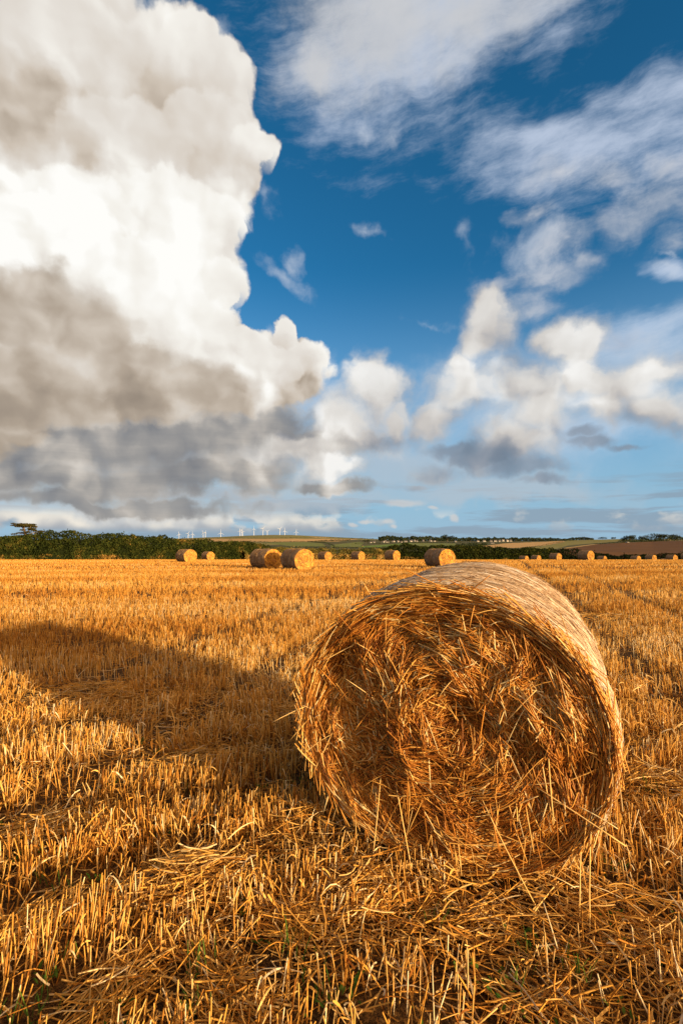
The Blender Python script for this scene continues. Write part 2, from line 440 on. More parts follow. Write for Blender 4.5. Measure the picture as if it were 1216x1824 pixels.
GR = [(0.0, srgb(96, 98, 104)), (0.25, srgb(140, 128, 116)), (0.45, srgb(176, 162, 146)), (0.62, srgb(206, 194, 180)), (0.80, srgb(228, 222, 214)), (0.92, srgb(245, 242, 235)), (1.0, srgb(255, 254, 250))]
GL = [(120, 90, 150, 100, 0.82), (300, 110, 110, 80, 0.80), (400, 150, 66, 70, 0.84), (350, 75, 60, 46, 0.86), (220, 270, 130, 80, 0.80), (380, 260, 90, 80, 0.82), (455, 275, 46, 40, 0.90),
      (300, 390, 110, 80, 0.92), (120, 380, 110, 70, 0.95), (90, 440, 140, 90, 1.00), (385, 400, 50, 50, 0.92), (240, 500, 110, 80, 0.95), (390, 510, 48, 46, 0.93), (330, 570, 90, 60, 0.92), (435, 620, 56, 36, 0.90), (513, 606, 24, 40, 0.93), (545, 645, 42, 34, 0.90), (470, 655, 70, 40, 0.86)]
gp, gcov = pile(gb, GL)
gb2 = gb + (gp - gb) * 0.8 - g_beige * 0.05 + relief * 0.5
ga = M('MAXIMUM', ga, gcov)
over(ga, ramp(gb2, GR))
# its shaded front lobe
LB = [(-20, 560, 160, 110), (60, 520, 100, 66), (130, 590, 150, 90), (240, 650, 120, 58), (60, 680, 300, 75), (300, 695, 170, 56), (200, 740, 330, 34)]
lq = blobs(Pw, LB, 0.18)
ld = (1.0 - lq) * 1.3 + (nA - 0.5) * 0.4 - (vA - 0.35) * 0.25
la = sstep(ld, -0.10, 0.60)
lb = 0.55 + relief * 0.7 * (0.3 + calm) + (nS - 0.5) * 0.34 + (nA - 0.5) * 0.15 + sstep(ld, 0.5, 0.0) * 0.12 - soft([(120, 715, 330, 34)], 1.4, 0.1) * 0.12
over(la * 0.95, ramp(lb, GR))

# warm glare added round the low sun, behind the viewer, as fill light
sdot = VM('DOT_PRODUCT', DIR, (SUN_AZ[0], SUN_AZ[1], 0.16))
over(sstep(sdot, 0.15, 0.95) * 0.9, (1.3, 0.82, 0.42))
def background(c):
    b = NT.nodes.new('ShaderNodeBackground')
    setin(b.inputs['Color'], c if isinstance(c, N) else (*c, 1)); b.inputs['Strength'].default_value = 1.0
    return b.outputs[0]
sh = background(base)
for a, c in layers:
    m = NT.nodes.new('ShaderNodeMixShader')
    NT.links.new(M('ADD', a, 0.0, clamp=True).s, m.inputs[0]); NT.links.new(sh, m.inputs[1]); NT.links.new(background(c), m.inputs[2])
    sh = m.outputs[0]
wo = NT.nodes.new('ShaderNodeOutputWorld')
NT.links.new(sh, wo.inputs['Surface'])
world.cycles.sampling_method = 'NONE'
# ------------------------------------------------------------------ materials
def lin(r, g, b):
    f = lambda c: (c / 255 / 12.92) if c / 255 <= 0.04045 else ((c / 255 + 0.055) / 1.055) ** 2.4
    return tuple(f(c) for c in (r, g, b))

def new_mat(name):
    m = bpy.data.materials.new(name); m.use_nodes = True
    nt = m.node_tree; nt.nodes.clear()
    out = nt.nodes.new('ShaderNodeOutputMaterial')
    p = nt.nodes.new('ShaderNodeBsdfPrincipled')
    nt.links.new(p.outputs[0], out.inputs[0])
    return m, nt, p

def mramp(nt, fac, stops, interp='LINEAR'):
    n = nt.nodes.new('ShaderNodeValToRGB'); e = n.color_ramp.elements
    n.color_ramp.interpolation = interp
    while len(e) < len(stops): e.new(0.5)
    for el, (p, c) in zip(e, stops): el.position = p; el.color = (*c, 1)
    nt.links.new(fac, n.inputs[0])
    return n.outputs[0]

def mnoise(nt, scale, detail=4, rough=0.6, coord='Object', stretch=None):
    tc_ = nt.nodes.new('ShaderNodeTexCoord'); v = tc_.outputs[coord]
    if stretch:
        mp_ = nt.nodes.new('ShaderNodeMapping'); mp_.inputs['Scale'].default_value = stretch
        nt.links.new(v, mp_.inputs[0]); v = mp_.outputs[0]
    n = nt.nodes.new('ShaderNodeTexNoise')
    n.inputs['Scale'].default_value = scale; n.inputs['Detail'].default_value = detail; n.inputs['Roughness'].default_value = rough
    nt.links.new(v, n.inputs['Vector'])
    return n.outputs[0]

def mmath(nt, op, a, b):
    n = nt.nodes.new('ShaderNodeMath'); n.operation = op
    for i, v in enumerate((a, b)):
        if isinstance(v, (int, float)): n.inputs[i].default_value = v
        else: nt.links.new(v, n.inputs[i])
    return n.outputs[0]

def straw_mat(name, stops, rough=0.5, spec=0.35, wob=0.25, scale=14.0, through=0.0):
    """straw coloured by the tint each stalk carries, with a little blotching along it"""
    m, nt, p = new_mat(name)
    a = nt.nodes.new('ShaderNodeAttribute'); a.attribute_name = 'tint'
    nz = mnoise(nt, scale, 3)
    f = mmath(nt, 'ADD', a.outputs['Fac'], mmath(nt, 'MULTIPLY', mmath(nt, 'SUBTRACT', nz, 0.5), wob))
    c = mramp(nt, f, stops)
    nt.links.new(c, p.inputs['Base Color'])
    p.inputs['Roughness'].default_value = rough
    p.inputs['Specular IOR Level'].default_value = spec
    if through > 0:
        out = next(n for n in nt.nodes if n.type == 'OUTPUT_MATERIAL')
        t = nt.nodes.new('ShaderNodeBsdfTranslucent'); nt.links.new(c, t.inputs['Color'])
        mx = nt.nodes.new('ShaderNodeMixShader'); mx.inputs[0].default_value = through
        nt.links.new(p.outputs[0], mx.inputs[1]); nt.links.new(t.outputs[0], mx.inputs[2])
        nt.links.new(mx.outputs[0], out.inputs[0])
    return m

STUBBLE = straw_mat('stubble_straw', [(0.0, (0.20, 0.065, 0.012)), (0.25, (0.44, 0.18, 0.030)), (0.5, (0.62, 0.30, 0.052)), (0.72, (0.69, 0.40, 0.11)), (0.88, (0.74, 0.50, 0.21)), (1.0, (0.80, 0.64, 0.38))], rough=0.7, through=0.12, spec=0.04)
BALE_FACE = straw_mat('bale_straw', [(0.0, (0.12, 0.034, 0.006)), (0.30, (0.34, 0.112, 0.014)), (0.6, (0.60, 0.245, 0.034)), (0.8, (0.76, 0.44, 0.11)), (1.0, (0.86, 0.68, 0.34))], rough=0.5, spec=0.2, through=0.15)
BALE_SIDE = straw_mat('bale_weathered_straw', [(0.0, (0.10, 0.05, 0.022)), (0.3, (0.30, 0.175, 0.085)), (0.65, (0.50, 0.345, 0.205)), (0.9, (0.66, 0.52, 0.37)), (1.0, (0.76, 0.66, 0.54))], rough=0.5, spec=0.4)
NET = straw_mat('net_wrap_twine', [(0.0, (0.62, 0.57, 0.52)), (1.0, (0.80, 0.76, 0.72))], rough=0.35, spec=0.5)
FAR_SIDE = straw_mat('far_bale_side', [(0.0, (0.12, 0.06, 0.02)), (0.5, (0.27, 0.15, 0.055)), (1.0, (0.46, 0.30, 0.14))], scale=20, spec=0.05)
FAR_FACE = straw_mat('far_bale_straw', [(0.0, (0.20, 0.07, 0.010)), (0.5, (0.58, 0.26, 0.035)), (1.0, (0.80, 0.48, 0.10))], scale=20, spec=0.05)

def bale_core_mat(name, stops, scale, stretch):
    m, nt, p = new_mat(name)
    nz = mnoise(nt, scale, 6, 0.7, stretch=stretch)
    nt.links.new(mramp(nt, nz, stops), p.inputs['Base Color'])
    p.inputs['Roughness'].default_value = 0.8
    bp = nt.nodes.new('ShaderNodeBump'); bp.inputs['Strength'].default_value = 0.8; bp.inputs['Distance'].default_value = 0.02
    nt.links.new(nz, bp.inputs['Height']); nt.links.new(bp.outputs[0], p.inputs['Normal'])
    return m
CORE = bale_core_mat('packed_straw', [(0.3, (0.07, 0.025, 0.007)), (0.55, (0.22, 0.09, 0.02)), (0.75, (0.42, 0.20, 0.05))], 30, (1, 1, 1))
CORE_SIDE = bale_core_mat('packed_wrapped_straw', [(0.3, (0.10, 0.055, 0.025)), (0.5, (0.26, 0.155, 0.075)), (0.72, (0.46, 0.32, 0.19))], 9, (9, 1, 1))

def leaf_mat(name, stops, through=0.2, scale=0.6):
    m = straw_mat(name, stops, rough=0.8, spec=0.03, wob=0.35, scale=scale, through=through)
    return m
HEDGE_LEAF = leaf_mat('hedge_leaves', [(0.0, (0.011, 0.015, 0.004)), (0.35, (0.024, 0.033, 0.007)), (0.62, (0.054, 0.060, 0.011)), (0.8, (0.13, 0.09, 0.02)), (1.0, (0.30, 0.17, 0.04))])
HEDGE_DARK = leaf_mat('dark_hedge_leaves', [(0.0, (0.006, 0.009, 0.004)), (0.6, (0.016, 0.024, 0.008)), (1.0, (0.07, 0.06, 0.02))])
BANK_GRASS = leaf_mat('dry_bank_grass', [(0.0, (0.05, 0.06, 0.015)), (0.35, (0.15, 0.12, 0.03)), (0.7, (0.34, 0.20, 0.05)), (1.0, (0.48, 0.30, 0.09))])
FAR_LEAF = leaf_mat('far_leaves', [(0.0, (0.012, 0.019, 0.011)), (0.5, (0.028, 0.038, 0.018)), (1.0, (0.06, 0.068, 0.026))], scale=0.02)
PINE_LEAF = leaf_mat('pine_needles', [(0.0, (0.022, 0.022, 0.008)), (0.5, (0.055, 0.05, 0.014)), (1.0, (0.13, 0.085, 0.022))])
WEED = leaf_mat('weed_leaves', [(0.0, (0.03, 0.07, 0.012)), (0.5, (0.07, 0.14, 0.02)), (1.0, (0.16, 0.24, 0.04))], through=0.3)

def plain(name, c, rough=0.7, noise_scale=None, vary=0.25, stretch=None):
    m, nt, p = new_mat(name)
    p.inputs['Roughness'].default_value = rough
    p.inputs['Specular IOR Level'].default_value = 0.05
    if noise_scale:
        nz = mnoise(nt, noise_scale, 6, 0.65, stretch=stretch)
        lo = tuple(v * (1 - vary) for v in c); hi = tuple(v * (1 + vary) for v in c)
        nt.links.new(mramp(nt, nz, [(0.3, lo), (0.7, hi)]), p.inputs['Base Color'])
    else:
        p.inputs['Base Color'].default_value = (*c, 1)
    return m
BARK = plain('bark', (0.20, 0.13, 0.08), 0.9, 3.0)
WHITE = plain('turbine_paint', (0.66, 0.66, 0.67), 0.5, 0.5, 0.04)
RENDER = plain('white_render', (0.46, 0.41, 0.34), 0.8, 0.2, 0.08)
SLATE = plain('slate_roof', (0.13, 0.11, 0.10), 0.7, 0.4, 0.2)
GLASS = plain('dark_window', (0.04, 0.05, 0.06), 0.2)

# the field floor: dark soil under scattered chaff
m, nt, p = new_mat('stubble_soil'); SOIL = m
n1 = mnoise(nt, 55, 6, 0.7); n2 = mnoise(nt, 1.7, 4, 0.6); n3 = mnoise(nt, 220, 2, 0.5)
f = mmath(nt, 'ADD', mmath(nt, 'MULTIPLY', n1, 0.6), mmath(nt, 'ADD', mmath(nt, 'MULTIPLY', n2, 0.25), mmath(nt, 'MULTIPLY', n3, 0.25)))
c = mramp(nt, f, [(0.42, (0.024, 0.013, 0.006)), (0.53, (0.075, 0.038, 0.013)), (0.61, (0.22, 0.11, 0.03)), (0.74, (0.44, 0.24, 0.07))])
nt.links.new(c, p.inputs['Base Color']); p.inputs['Roughness'].default_value = 0.9; p.inputs['Specular IOR Level'].default_value = 0.1
bp = nt.nodes.new('ShaderNodeBump'); bp.inputs['Strength'].default_value = 0.9; bp.inputs['Distance'].default_value = 0.03
nt.links.new(n1, bp.inputs['Height']); nt.links.new(bp.outputs[0], p.inputs['Normal'])
# ------------------------------------------------------------------ the stubble field's floor
def micro(x, y):
    """clods and ruts close to the viewer"""
    return (0.05 * (fbm(x * 2.1, y * 2.1, 3, 21) - 0.5) + 0.03 * (fbm(x * 9, y * 9, 2, 33) - 0.5)) * (1 - ss(7, 14, y))

ROWDIR = math.radians(14)
CR, SR = math.cos(ROWDIR), math.sin(ROWDIR)
BALE_C = (0.484, 2.39); BALE_YAW = 0.42; BALE_RX, BALE_RZ, BALE_L = 0.765, 0.69, 1.42
BAX = np.array([math.sin(BALE_YAW), math.cos(BALE_YAW)]); BRT = np.array([math.cos(BALE_YAW), -math.sin(BALE_YAW)])

ys = np.concatenate([np.arange(-6, 0.6, 0.5), np.arange(0.6, 9, 0.05), np.geomspace(9, 165, 120)])
us = np.linspace(-1, 1, 241)
YY, UU = np.meshgrid(ys, us, indexing='ij')
XX = UU * (9 + 1.15 * np.maximum(YY, 0))
ZZ = ground_z(XX, YY) + micro(XX, YY)
idx = np.arange(YY.size).reshape(YY.shape)
Q = np.stack([idx[:-1, :-1], idx[:-1, 1:], idx[1:, 1:], idx[1:, :-1]], -1)
fm = mesh_np('field', np.stack([XX, YY, ZZ], -1), Q, mats=[SOIL])
tag(link('field', fm), kind='structure')

# ------------------------------------------------------------------ stubble: cut stalks in drilled rows
def in_bale(x, y, grow=0.0):
    a = (x - BALE_C[0]) * BAX[0] + (y - BALE_C[1]) * BAX[1]
    b = (x - BALE_C[0]) * BRT[0] + (y - BALE_C[1]) * BRT[1]
    return (a > -0.02 - grow) & (a < BALE_L + grow) & (np.abs(b) < 0.36 + grow)

def sample(y0, y1, dens, side=0.9, pad=2.3):
    """random ground points in the wedge the picture looks over"""
    A = (y1 - y0) * 2 * (side * (y0 + y1) / 2 + pad)
    n = int(A * dens)
    w0, w1 = side * y0 + pad, side * y1 + pad
    t = RNG.random(n)
    yy = y0 + (np.sqrt(w0 ** 2 + t * (w1 ** 2 - w0 ** 2)) - w0) / side
    xx = (RNG.random(n) * 2 - 1) * (side * yy + pad)
    return xx, yy

def to_rows(x, y, spacing, jit):
    u = x * CR + y * SR; v = -x * SR + y * CR
    v = (np.round(v / spacing) * spacing) + RNG.normal(0, jit, len(x)) + 0.05 * (fbm(u * 0.4, v * 0.4, 2, 71) - 0.5)
    return u * CR - v * SR, u * SR + v * CR

# lodged swaths of loose straw: (column, row, length, width, heading in degrees, strands, height)
def floor_at(px, py):
    D = EYE * F / (py - YH)
    return (px - 608) / F * D, D
HEAPS = []
for (px, py, Ls, Ws, hd, n, h) in [(350, 1560, 0.42, 0.14, 15, 420, 0.15), (420, 1740, 0.42, 0.10, -52, 420, 0.06), (640, 1560, 0.35, 0.16, 25, 300, 0.10),
                                   (180, 1235, 1.1, 0.45, -8, 420, 0.12), (90, 1470, 0.4, 0.16, 20, 260, 0.08), (520, 1620, 0.3, 0.14, -30, 200, 0.08), (800, 1620, 0.5, 0.14, 10, 240, 0.06),
                                   (1140, 1380, 0.6, 0.22, -15, 260, 0.10), (1180, 1660, 0.4, 0.14, -25, 240, 0.06), (230, 1720, 0.3, 0.12, 70, 220, 0.07), (40, 1640, 0.34, 0.12, 40, 220, 0.07),
                                   (560, 1260, 0.6, 0.3, 30, 260, 0.12), (960, 1760, 0.4, 0.12, -20, 160, 0.05), (340, 1350, 0.7, 0.2, 35, 240, 0.10), (1060, 1100, 1.6, 0.5, 5, 240, 0.12)]:
    x, y = floor_at(px, py)
    HEAPS.append((x, y, Ls, Ws, R(hd), n, h))
def heap_cover(x, y):
    c = np.zeros_like(x)
    for (hx, hy, L_, W_, hd, n, h) in HEAPS:
        a = (x - hx) * math.cos(hd) + (y - hy) * math.sin(hd); b = -(x - hx) * math.sin(hd) + (y - hy) * math.cos(hd)
        c = np.maximum(c, np.exp(-((a / (L_ * 0.6)) ** 2 + (b / W_) ** 2)))
    return c

def stalks(soup, y0, y1, dens, rad, K, sides, lean, spacing=0.135, jit=0.022, hgt=(0.10, 0.22), tuft=1):
    x, y = sample(y0, y1, dens / tuft)
    if tuft > 1:
        x = np.repeat(x, tuft); y = np.repeat(y, tuft)
        sp = 0.012 * (1 if y0 < 14 else 1.8)
        x, y = x + RNG.normal(0, sp * 1.6, len(x)), y + RNG.normal(0, sp, len(y))
    cl = np.repeat(RNG.random(len(x) // tuft), tuft)
    x, y = to_rows(x, y, spacing, jit)
    dn = 0.5 * fbm(x * 1.1, y * 1.1, 3, 4) + 0.5 * fbm((x * CR + y * SR) * 0.35, (-x * SR + y * CR) * 1.7, 2, 47)
    vv = -x * SR + y * CR + 0.25 * (fbm(x * 0.5, y * 0.5, 2, 29) - 0.5)
    swell = 0.5 + 0.5 * np.sin(vv * 2 * math.pi / 0.66)
    keep = (RNG.random(len(x)) < (ss(0.22, 0.52, dn) * 0.9 + 0.12) * (0.25 + 0.75 * ss(0.05, 0.5, swell))) & ~in_bale(x, y) & (y > 0.7)
    hc = heap_cover(x, y) if y0 < 12 else np.zeros_like(x)
    keep &= RNG.random(len(x)) > hc * 0.75
    # wheel marks and a combine track pressed flat
    tv = (-x * SR + y * CR + 0.6 * fbm(x * 0.05, y * 0.05, 2, 9)) % 18.0
    tr = np.minimum(np.abs(tv - 11.0), np.abs(tv - 12.9))
    keep &= (tr > 0.30) | (RNG.random(len(x)) < 0.10)
    # two wheelings running away from the viewer, down the field
    wx = x - (0.30 * y - 4.6) - 0.5 * fbm(y * 0.08, y * 0 + 2, 2, 91)
    wr = np.minimum(np.abs(wx), np.abs(wx - 1.9)); wx2 = x - (0.34 * y + 1.5) - 0.5 * fbm(y * 0.08, y * 0 + 5, 2, 92); wr = np.minimum(wr, np.minimum(np.abs(wx2), np.abs(wx2 - 1.9)))
    keep &= (wr > 0.20) | (RNG.random(len(x)) < 0.22)
    x, y, dn, hc, cl, swell = x[keep], y[keep], dn[keep], hc[keep], cl[keep], swell[keep]
    n = len(x)
    h = (hgt[0] + (hgt[1] - hgt[0]) * (0.55 * RNG.random(n) + 0.45 * cl)) * (0.85 + 0.3 * dn) * (0.70 + 0.38 * swell) * (1 - 0.35 * hc)
    z = ground_z(x, y) + micro(x, y) - 0.01
    le = np.abs(RNG.normal(0, lean, n)) * (0.5 + 1.2 * fbm(x * 2.3, y * 2.3, 2, 88)) + (RNG.random(n) < 0.13) * RNG.random(n) * 0.9
    az = 9.0 * vnoise(x * 3.1, y * 3.1, 90) + RNG.normal(0, 0.9, n)
    t = np.linspace(0, 1, K)[None, :]
    bend = RNG.normal(0, 0.12, n)[:, None]
    rr = np.sin(le)[:, None] * h[:, None] * t + bend * h[:, None] * t ** 2 * 0.5
    P_ = np.stack([x[:, None] + np.cos(az)[:, None] * rr, y[:, None] + np.sin(az)[:, None] * rr,
                   z[:, None] + np.cos(le)[:, None] * h[:, None] * t], -1)
    r = rad * (0.75 + 0.5 * RNG.random(n))
    Rd = r[:, None] * np.linspace(1.1, 0.9, K)[None, :]
    tint = np.clip(RNG.normal(0.53 if y0 < 6 else 0.47, 0.22 if y0 < 13 else 0.14, n) + 0.15 * np.sin((-x * SR + y * CR) * 1.05 + 2 * vnoise(x * 0.1, y * 0.1, 7)) * (y0 > 5) + (cl - 0.5) * 0.16 + (fbm(x * 0.6, y * 0.6, 2, 14) - 0.5) * 0.35, 0, 1)
    strands(soup, P_, Rd, tint, sides=sides, cap=(sides == 4), ref=np.array([0.31, 0.2, 0.05])[None, None, :] + np.zeros((n, 1, 3)) + RNG.normal(0, 0.5, (n, 1, 3)) * np.array([1, 1, 0.2]))
    return x, y, z, h, az, tint

sp = Soup()
x, y, z, h, az, tint = stalks(sp, 0.8, 5.5, 1250, 0.0026, 4, 4, 0.24, hgt=(0.09, 0.23), tuft=3)
# dry leaf sheaths hanging off the nearer stalks
k = RNG.random(len(x)) < 0.42
n = int(k.sum()); t = np.linspace(0, 1, 5)[None, :]
ll = (0.04 + 0.10 * RNG.random(n))[:, None]; a2 = (RNG.random(n) * 2 * math.pi)[:, None]
z0 = z[k] + h[k] * (0.25 + 0.65 * RNG.random(n)); curl = (0.4 + 1.6 * RNG.random(n))[:, None]
up = (RNG.normal(0.3, 0.6, n))[:, None]
P_ = np.stack([x[k][:, None] + np.cos(a2) * ll * t, y[k][:, None] + np.sin(a2) * ll * t, np.maximum(z0[:, None] + ll * (up * t - curl * t ** 2), z[k][:, None] + 0.01)], -1)
strands(sp, P_, np.broadcast_to(0.0027 * np.array([0.7, 1.2, 1.1, 0.8, 0.25])[None, :], (n, 5)) * (0.6 + 0.8 * RNG.random((n, 1))), np.clip(tint[k] + RNG.normal(0.08, 0.14, n), 0, 1), sides=2)
stalks(sp, 5.5, 13, 780, 0.0030, 3, 3, 0.18, tuft=3)
stalks(sp, 13, 30, 220, 0.0048, 2, 3, 0.13, tuft=3)
stalks(sp, 30, 62, 40, 0.011, 2, 3, 0.12, hgt=(0.10, 0.20), spacing=0.27, jit=0.04)
stalks(sp, 62, 150, 12, 0.022, 2, 3, 0.12, hgt=(0.10, 0.20), spacing=0.5, jit=0.08)
tag(link('stubble', sp.mesh('stubble', [STUBBLE])), 'golden cut stubble standing in rows over the whole field', 'stubble', kind='stuff')

# ------------------------------------------------------------------ loose straw lying on and between the stalks
ls = Soup()
def litter(x, y, zlift, L_, rad, hd, pitch, tint, sides=2, curve=0.25, K=4):
    n = len(x)
    t = np.linspace(-0.5, 0.5, K)[None, :]
    z = ground_z(x, y) + micro(x, y) + zlift
    cb = (RNG.normal(0, curve, n) * L_)[:, None]; cz = (RNG.normal(0, curve * 0.7, n) * L_)[:, None]
    dxy = np.cos(pitch)[:, None] * L_[:, None] * t
    off = cb * (t ** 2 - 0.08)
    px = x[:, None] + np.cos(hd)[:, None] * dxy - np.sin(hd)[:, None] * off
    py = y[:, None] + np.sin(hd)[:, None] * dxy + np.cos(hd)[:, None] * off
    pz = z[:, None] + np.sin(pitch)[:, None] * L_[:, None] * t + cz * (t ** 2)
    gzz = (ground_z(px, py) + micro(px, py) + 0.004)
    P_ = np.stack([px, py, np.maximum(pz, gzz)], -1)
    r = rad * (0.6 + 0.8 * RNG.random(n))
    strands(ls, P_, np.repeat(r[:, None], K, 1), tint, sides=sides, cap=False,
            ref=np.array([0.0, 0, 1.0])[None, None] + RNG.normal(0, 0.45, (n, 1, 3)))
def scatter(y0, y1, dens, rad, Lr, sides=2, curve=0.25):
    x, y = sample(y0, y1, dens)
    k = ~in_bale(x, y) & (RNG.random(len(x)) < 0.35 + 0.9 * ss(0.35, 0.7, fbm(x * 0.9, y * 0.9, 3, 55)))
    x, y = x[k], y[k]; n = len(x)
    L_ = Lr[0] + (Lr[1] - Lr[0]) * RNG.random(n) ** 2
    litter(x, y, 0.004 + 0.09 * RNG.random(n) ** 2.2, L_, rad, RNG.random(n) * 2 * math.pi, RNG.normal(0, 0.22, n), np.clip(RNG.normal(0.56, 0.21, n), 0, 1), sides, curve, 4 if curve < 1 else 6)
scatter(0.8, 5.5, 240, 0.0026, (0.04, 0.24), 3)
scatter(0.8, 5.0, 700, 0.0022, (0.02, 0.12), 2)          # chaff
scatter(0.8, 5.5, 170, 0.0029, (0.04, 0.16), 2, 1.3)        # curled dry leaves
scatter(5.5, 13, 70, 0.0034, (0.08, 0.40), 2)
scatter(13, 32, 10, 0.0055, (0.15, 0.5), 2)
for (hx, hy, L_, W_, hd, n, hh) in HEAPS:
    a = RNG.normal(0, L_ * 0.42, n); b = RNG.normal(0, W_ * 0.6, n)
    x = hx + a * math.cos(hd) - b * math.sin(hd); y = hy + a * math.sin(hd) + b * math.cos(hd)
    k = ~in_bale(x, y, 0.02); x, y, a, b = x[k], y[k], a[k], b[k]; n2_ = len(x)
    z = hh * np.exp(-(a / (L_ * 0.6)) ** 2 - (b / W_) ** 2) * (0.25 + 0.85 * RNG.random(n2_))
    litter(x, y, z, 0.07 + 0.22 * RNG.random(n2_), 0.0027 if hy < 6 else 0.0038, hd + RNG.normal(0, 0.75, n2_), RNG.normal(0, 0.16, n2_), np.clip(RNG.normal(0.60, 0.17, n2_), 0, 1), 3, curve=0.35, K=5)
# straw fallen round the foot of the bale
n = 900
a = RNG.uniform(-0.38, 0.12, n) ; b = RNG.uniform(-0.95, 0.95, n)
x = BALE_C[0] + BAX[0] * a + BRT[0] * b; y = BALE_C[1] + BAX[1] * a + BRT[1] * b
k = ~in_bale(x, y, 0.0); x, y, a = x[k], y[k], a[k]; n = len(x)
litter(x, y, 0.01 + 0.16 * RNG.random(n) * np.exp(-np.abs(a) * 4), 0.06 + 0.2 * RNG.random(n), 0.0024, RNG.normal(-BALE_YAW, 0.8, n), RNG.normal(0, 0.25, n), np.clip(RNG.normal(0.58, 0.18, n), 0, 1), 3, curve=0.3)
tag(link('loose_straw', ls.mesh('loose_straw', [STUBBLE])), 'loose broken straw and chaff strewn between the stubble stalks', 'straw', kind='stuff')

# ------------------------------------------------------------------ green weeds low in the stubble
wd = Soup()
WP = [(270, 1345), (285, 1330), (205, 1395), (260, 1370), (520, 1640), (515, 1665), (100, 1770), (95, 1800), (370, 1690), (375, 1710), (120, 1700), (505, 1440), (540, 1385), (470, 1390), (700, 1590), (720, 1600), (640, 1600), (640, 1570), (770, 1620), (800, 1600), (745, 1560), (905, 1640), (950, 1650), (1080, 1760), (820, 1700), (870, 1720), (880, 1750), (1110, 1590), (1190, 1690), (1195, 1290), (1130, 1320), (1090, 1530), (345, 1400), (30, 1420), (140, 1560), (430, 1600), (40, 1790), (560, 1700), (610, 1750), (720, 1800), (1000, 1700), (300, 1480)]
for (px, py) in WP + [(RNG.uniform(0, 1216), RNG.uniform(1300, 1824)) for _ in range(40)]:
    x0, y0 = floor_at(px, py)
    if in_bale(np.array([x0]), np.array([y0]), 0.03)[0]: continue
    big = RNG.random() < 0.5
    n = int(RNG.integers(5, 14)); s = RNG.uniform(0.02, 0.05)
    bx = x0 + RNG.normal(0, 0.03, n); by = y0 + RNG.normal(0, 0.03, n)
    az_ = RNG.random(n) * 2 * math.pi; t = np.linspace(0, 1, 4)[None]
    if RNG.random() < 0.35:      # upright blades of new grass
        ln = RNG.uniform(0.06, 0.16, n); out = RNG.uniform(0.1, 0.4, n); w = 0.0022; prof = np.array([1, 1, .8, .15])
    else:                        # rosettes of broad leaves
        ln = RNG.uniform(0.02, 0.04, n); out = RNG.uniform(0.6, 1.2, n); w = 0.0055; prof = np.array([.25, 1, .95, .1])
    P_ = np.stack([bx[:, None] + np.cos(az_)[:, None] * (ln * out)[:, None] * t, by[:, None] + np.sin(az_)[:, None] * (ln * out)[:, None] * t,
                   (ground_z(bx, by) + micro(bx, by))[:, None] + 0.02 + ln[:, None] * (t - 0.35 * t ** 2)], -1)
    strands(wd, P_, w * prof[None] * np.ones((n, 1)), np.clip(RNG.normal(0.5, 0.2, n), 0, 1), sides=2, ref=np.stack([-np.sin(az_), np.cos(az_), 0 * az_], -1)[:, None] * 0 + np.array([0, 0, 1.0]) + 0.2 * RNG.normal(size=(n, 1, 3)))
tag(link('weeds', wd.mesh('weeds', [WEED])), 'small green weeds sprouting low between the stalks', 'weeds', kind='stuff')
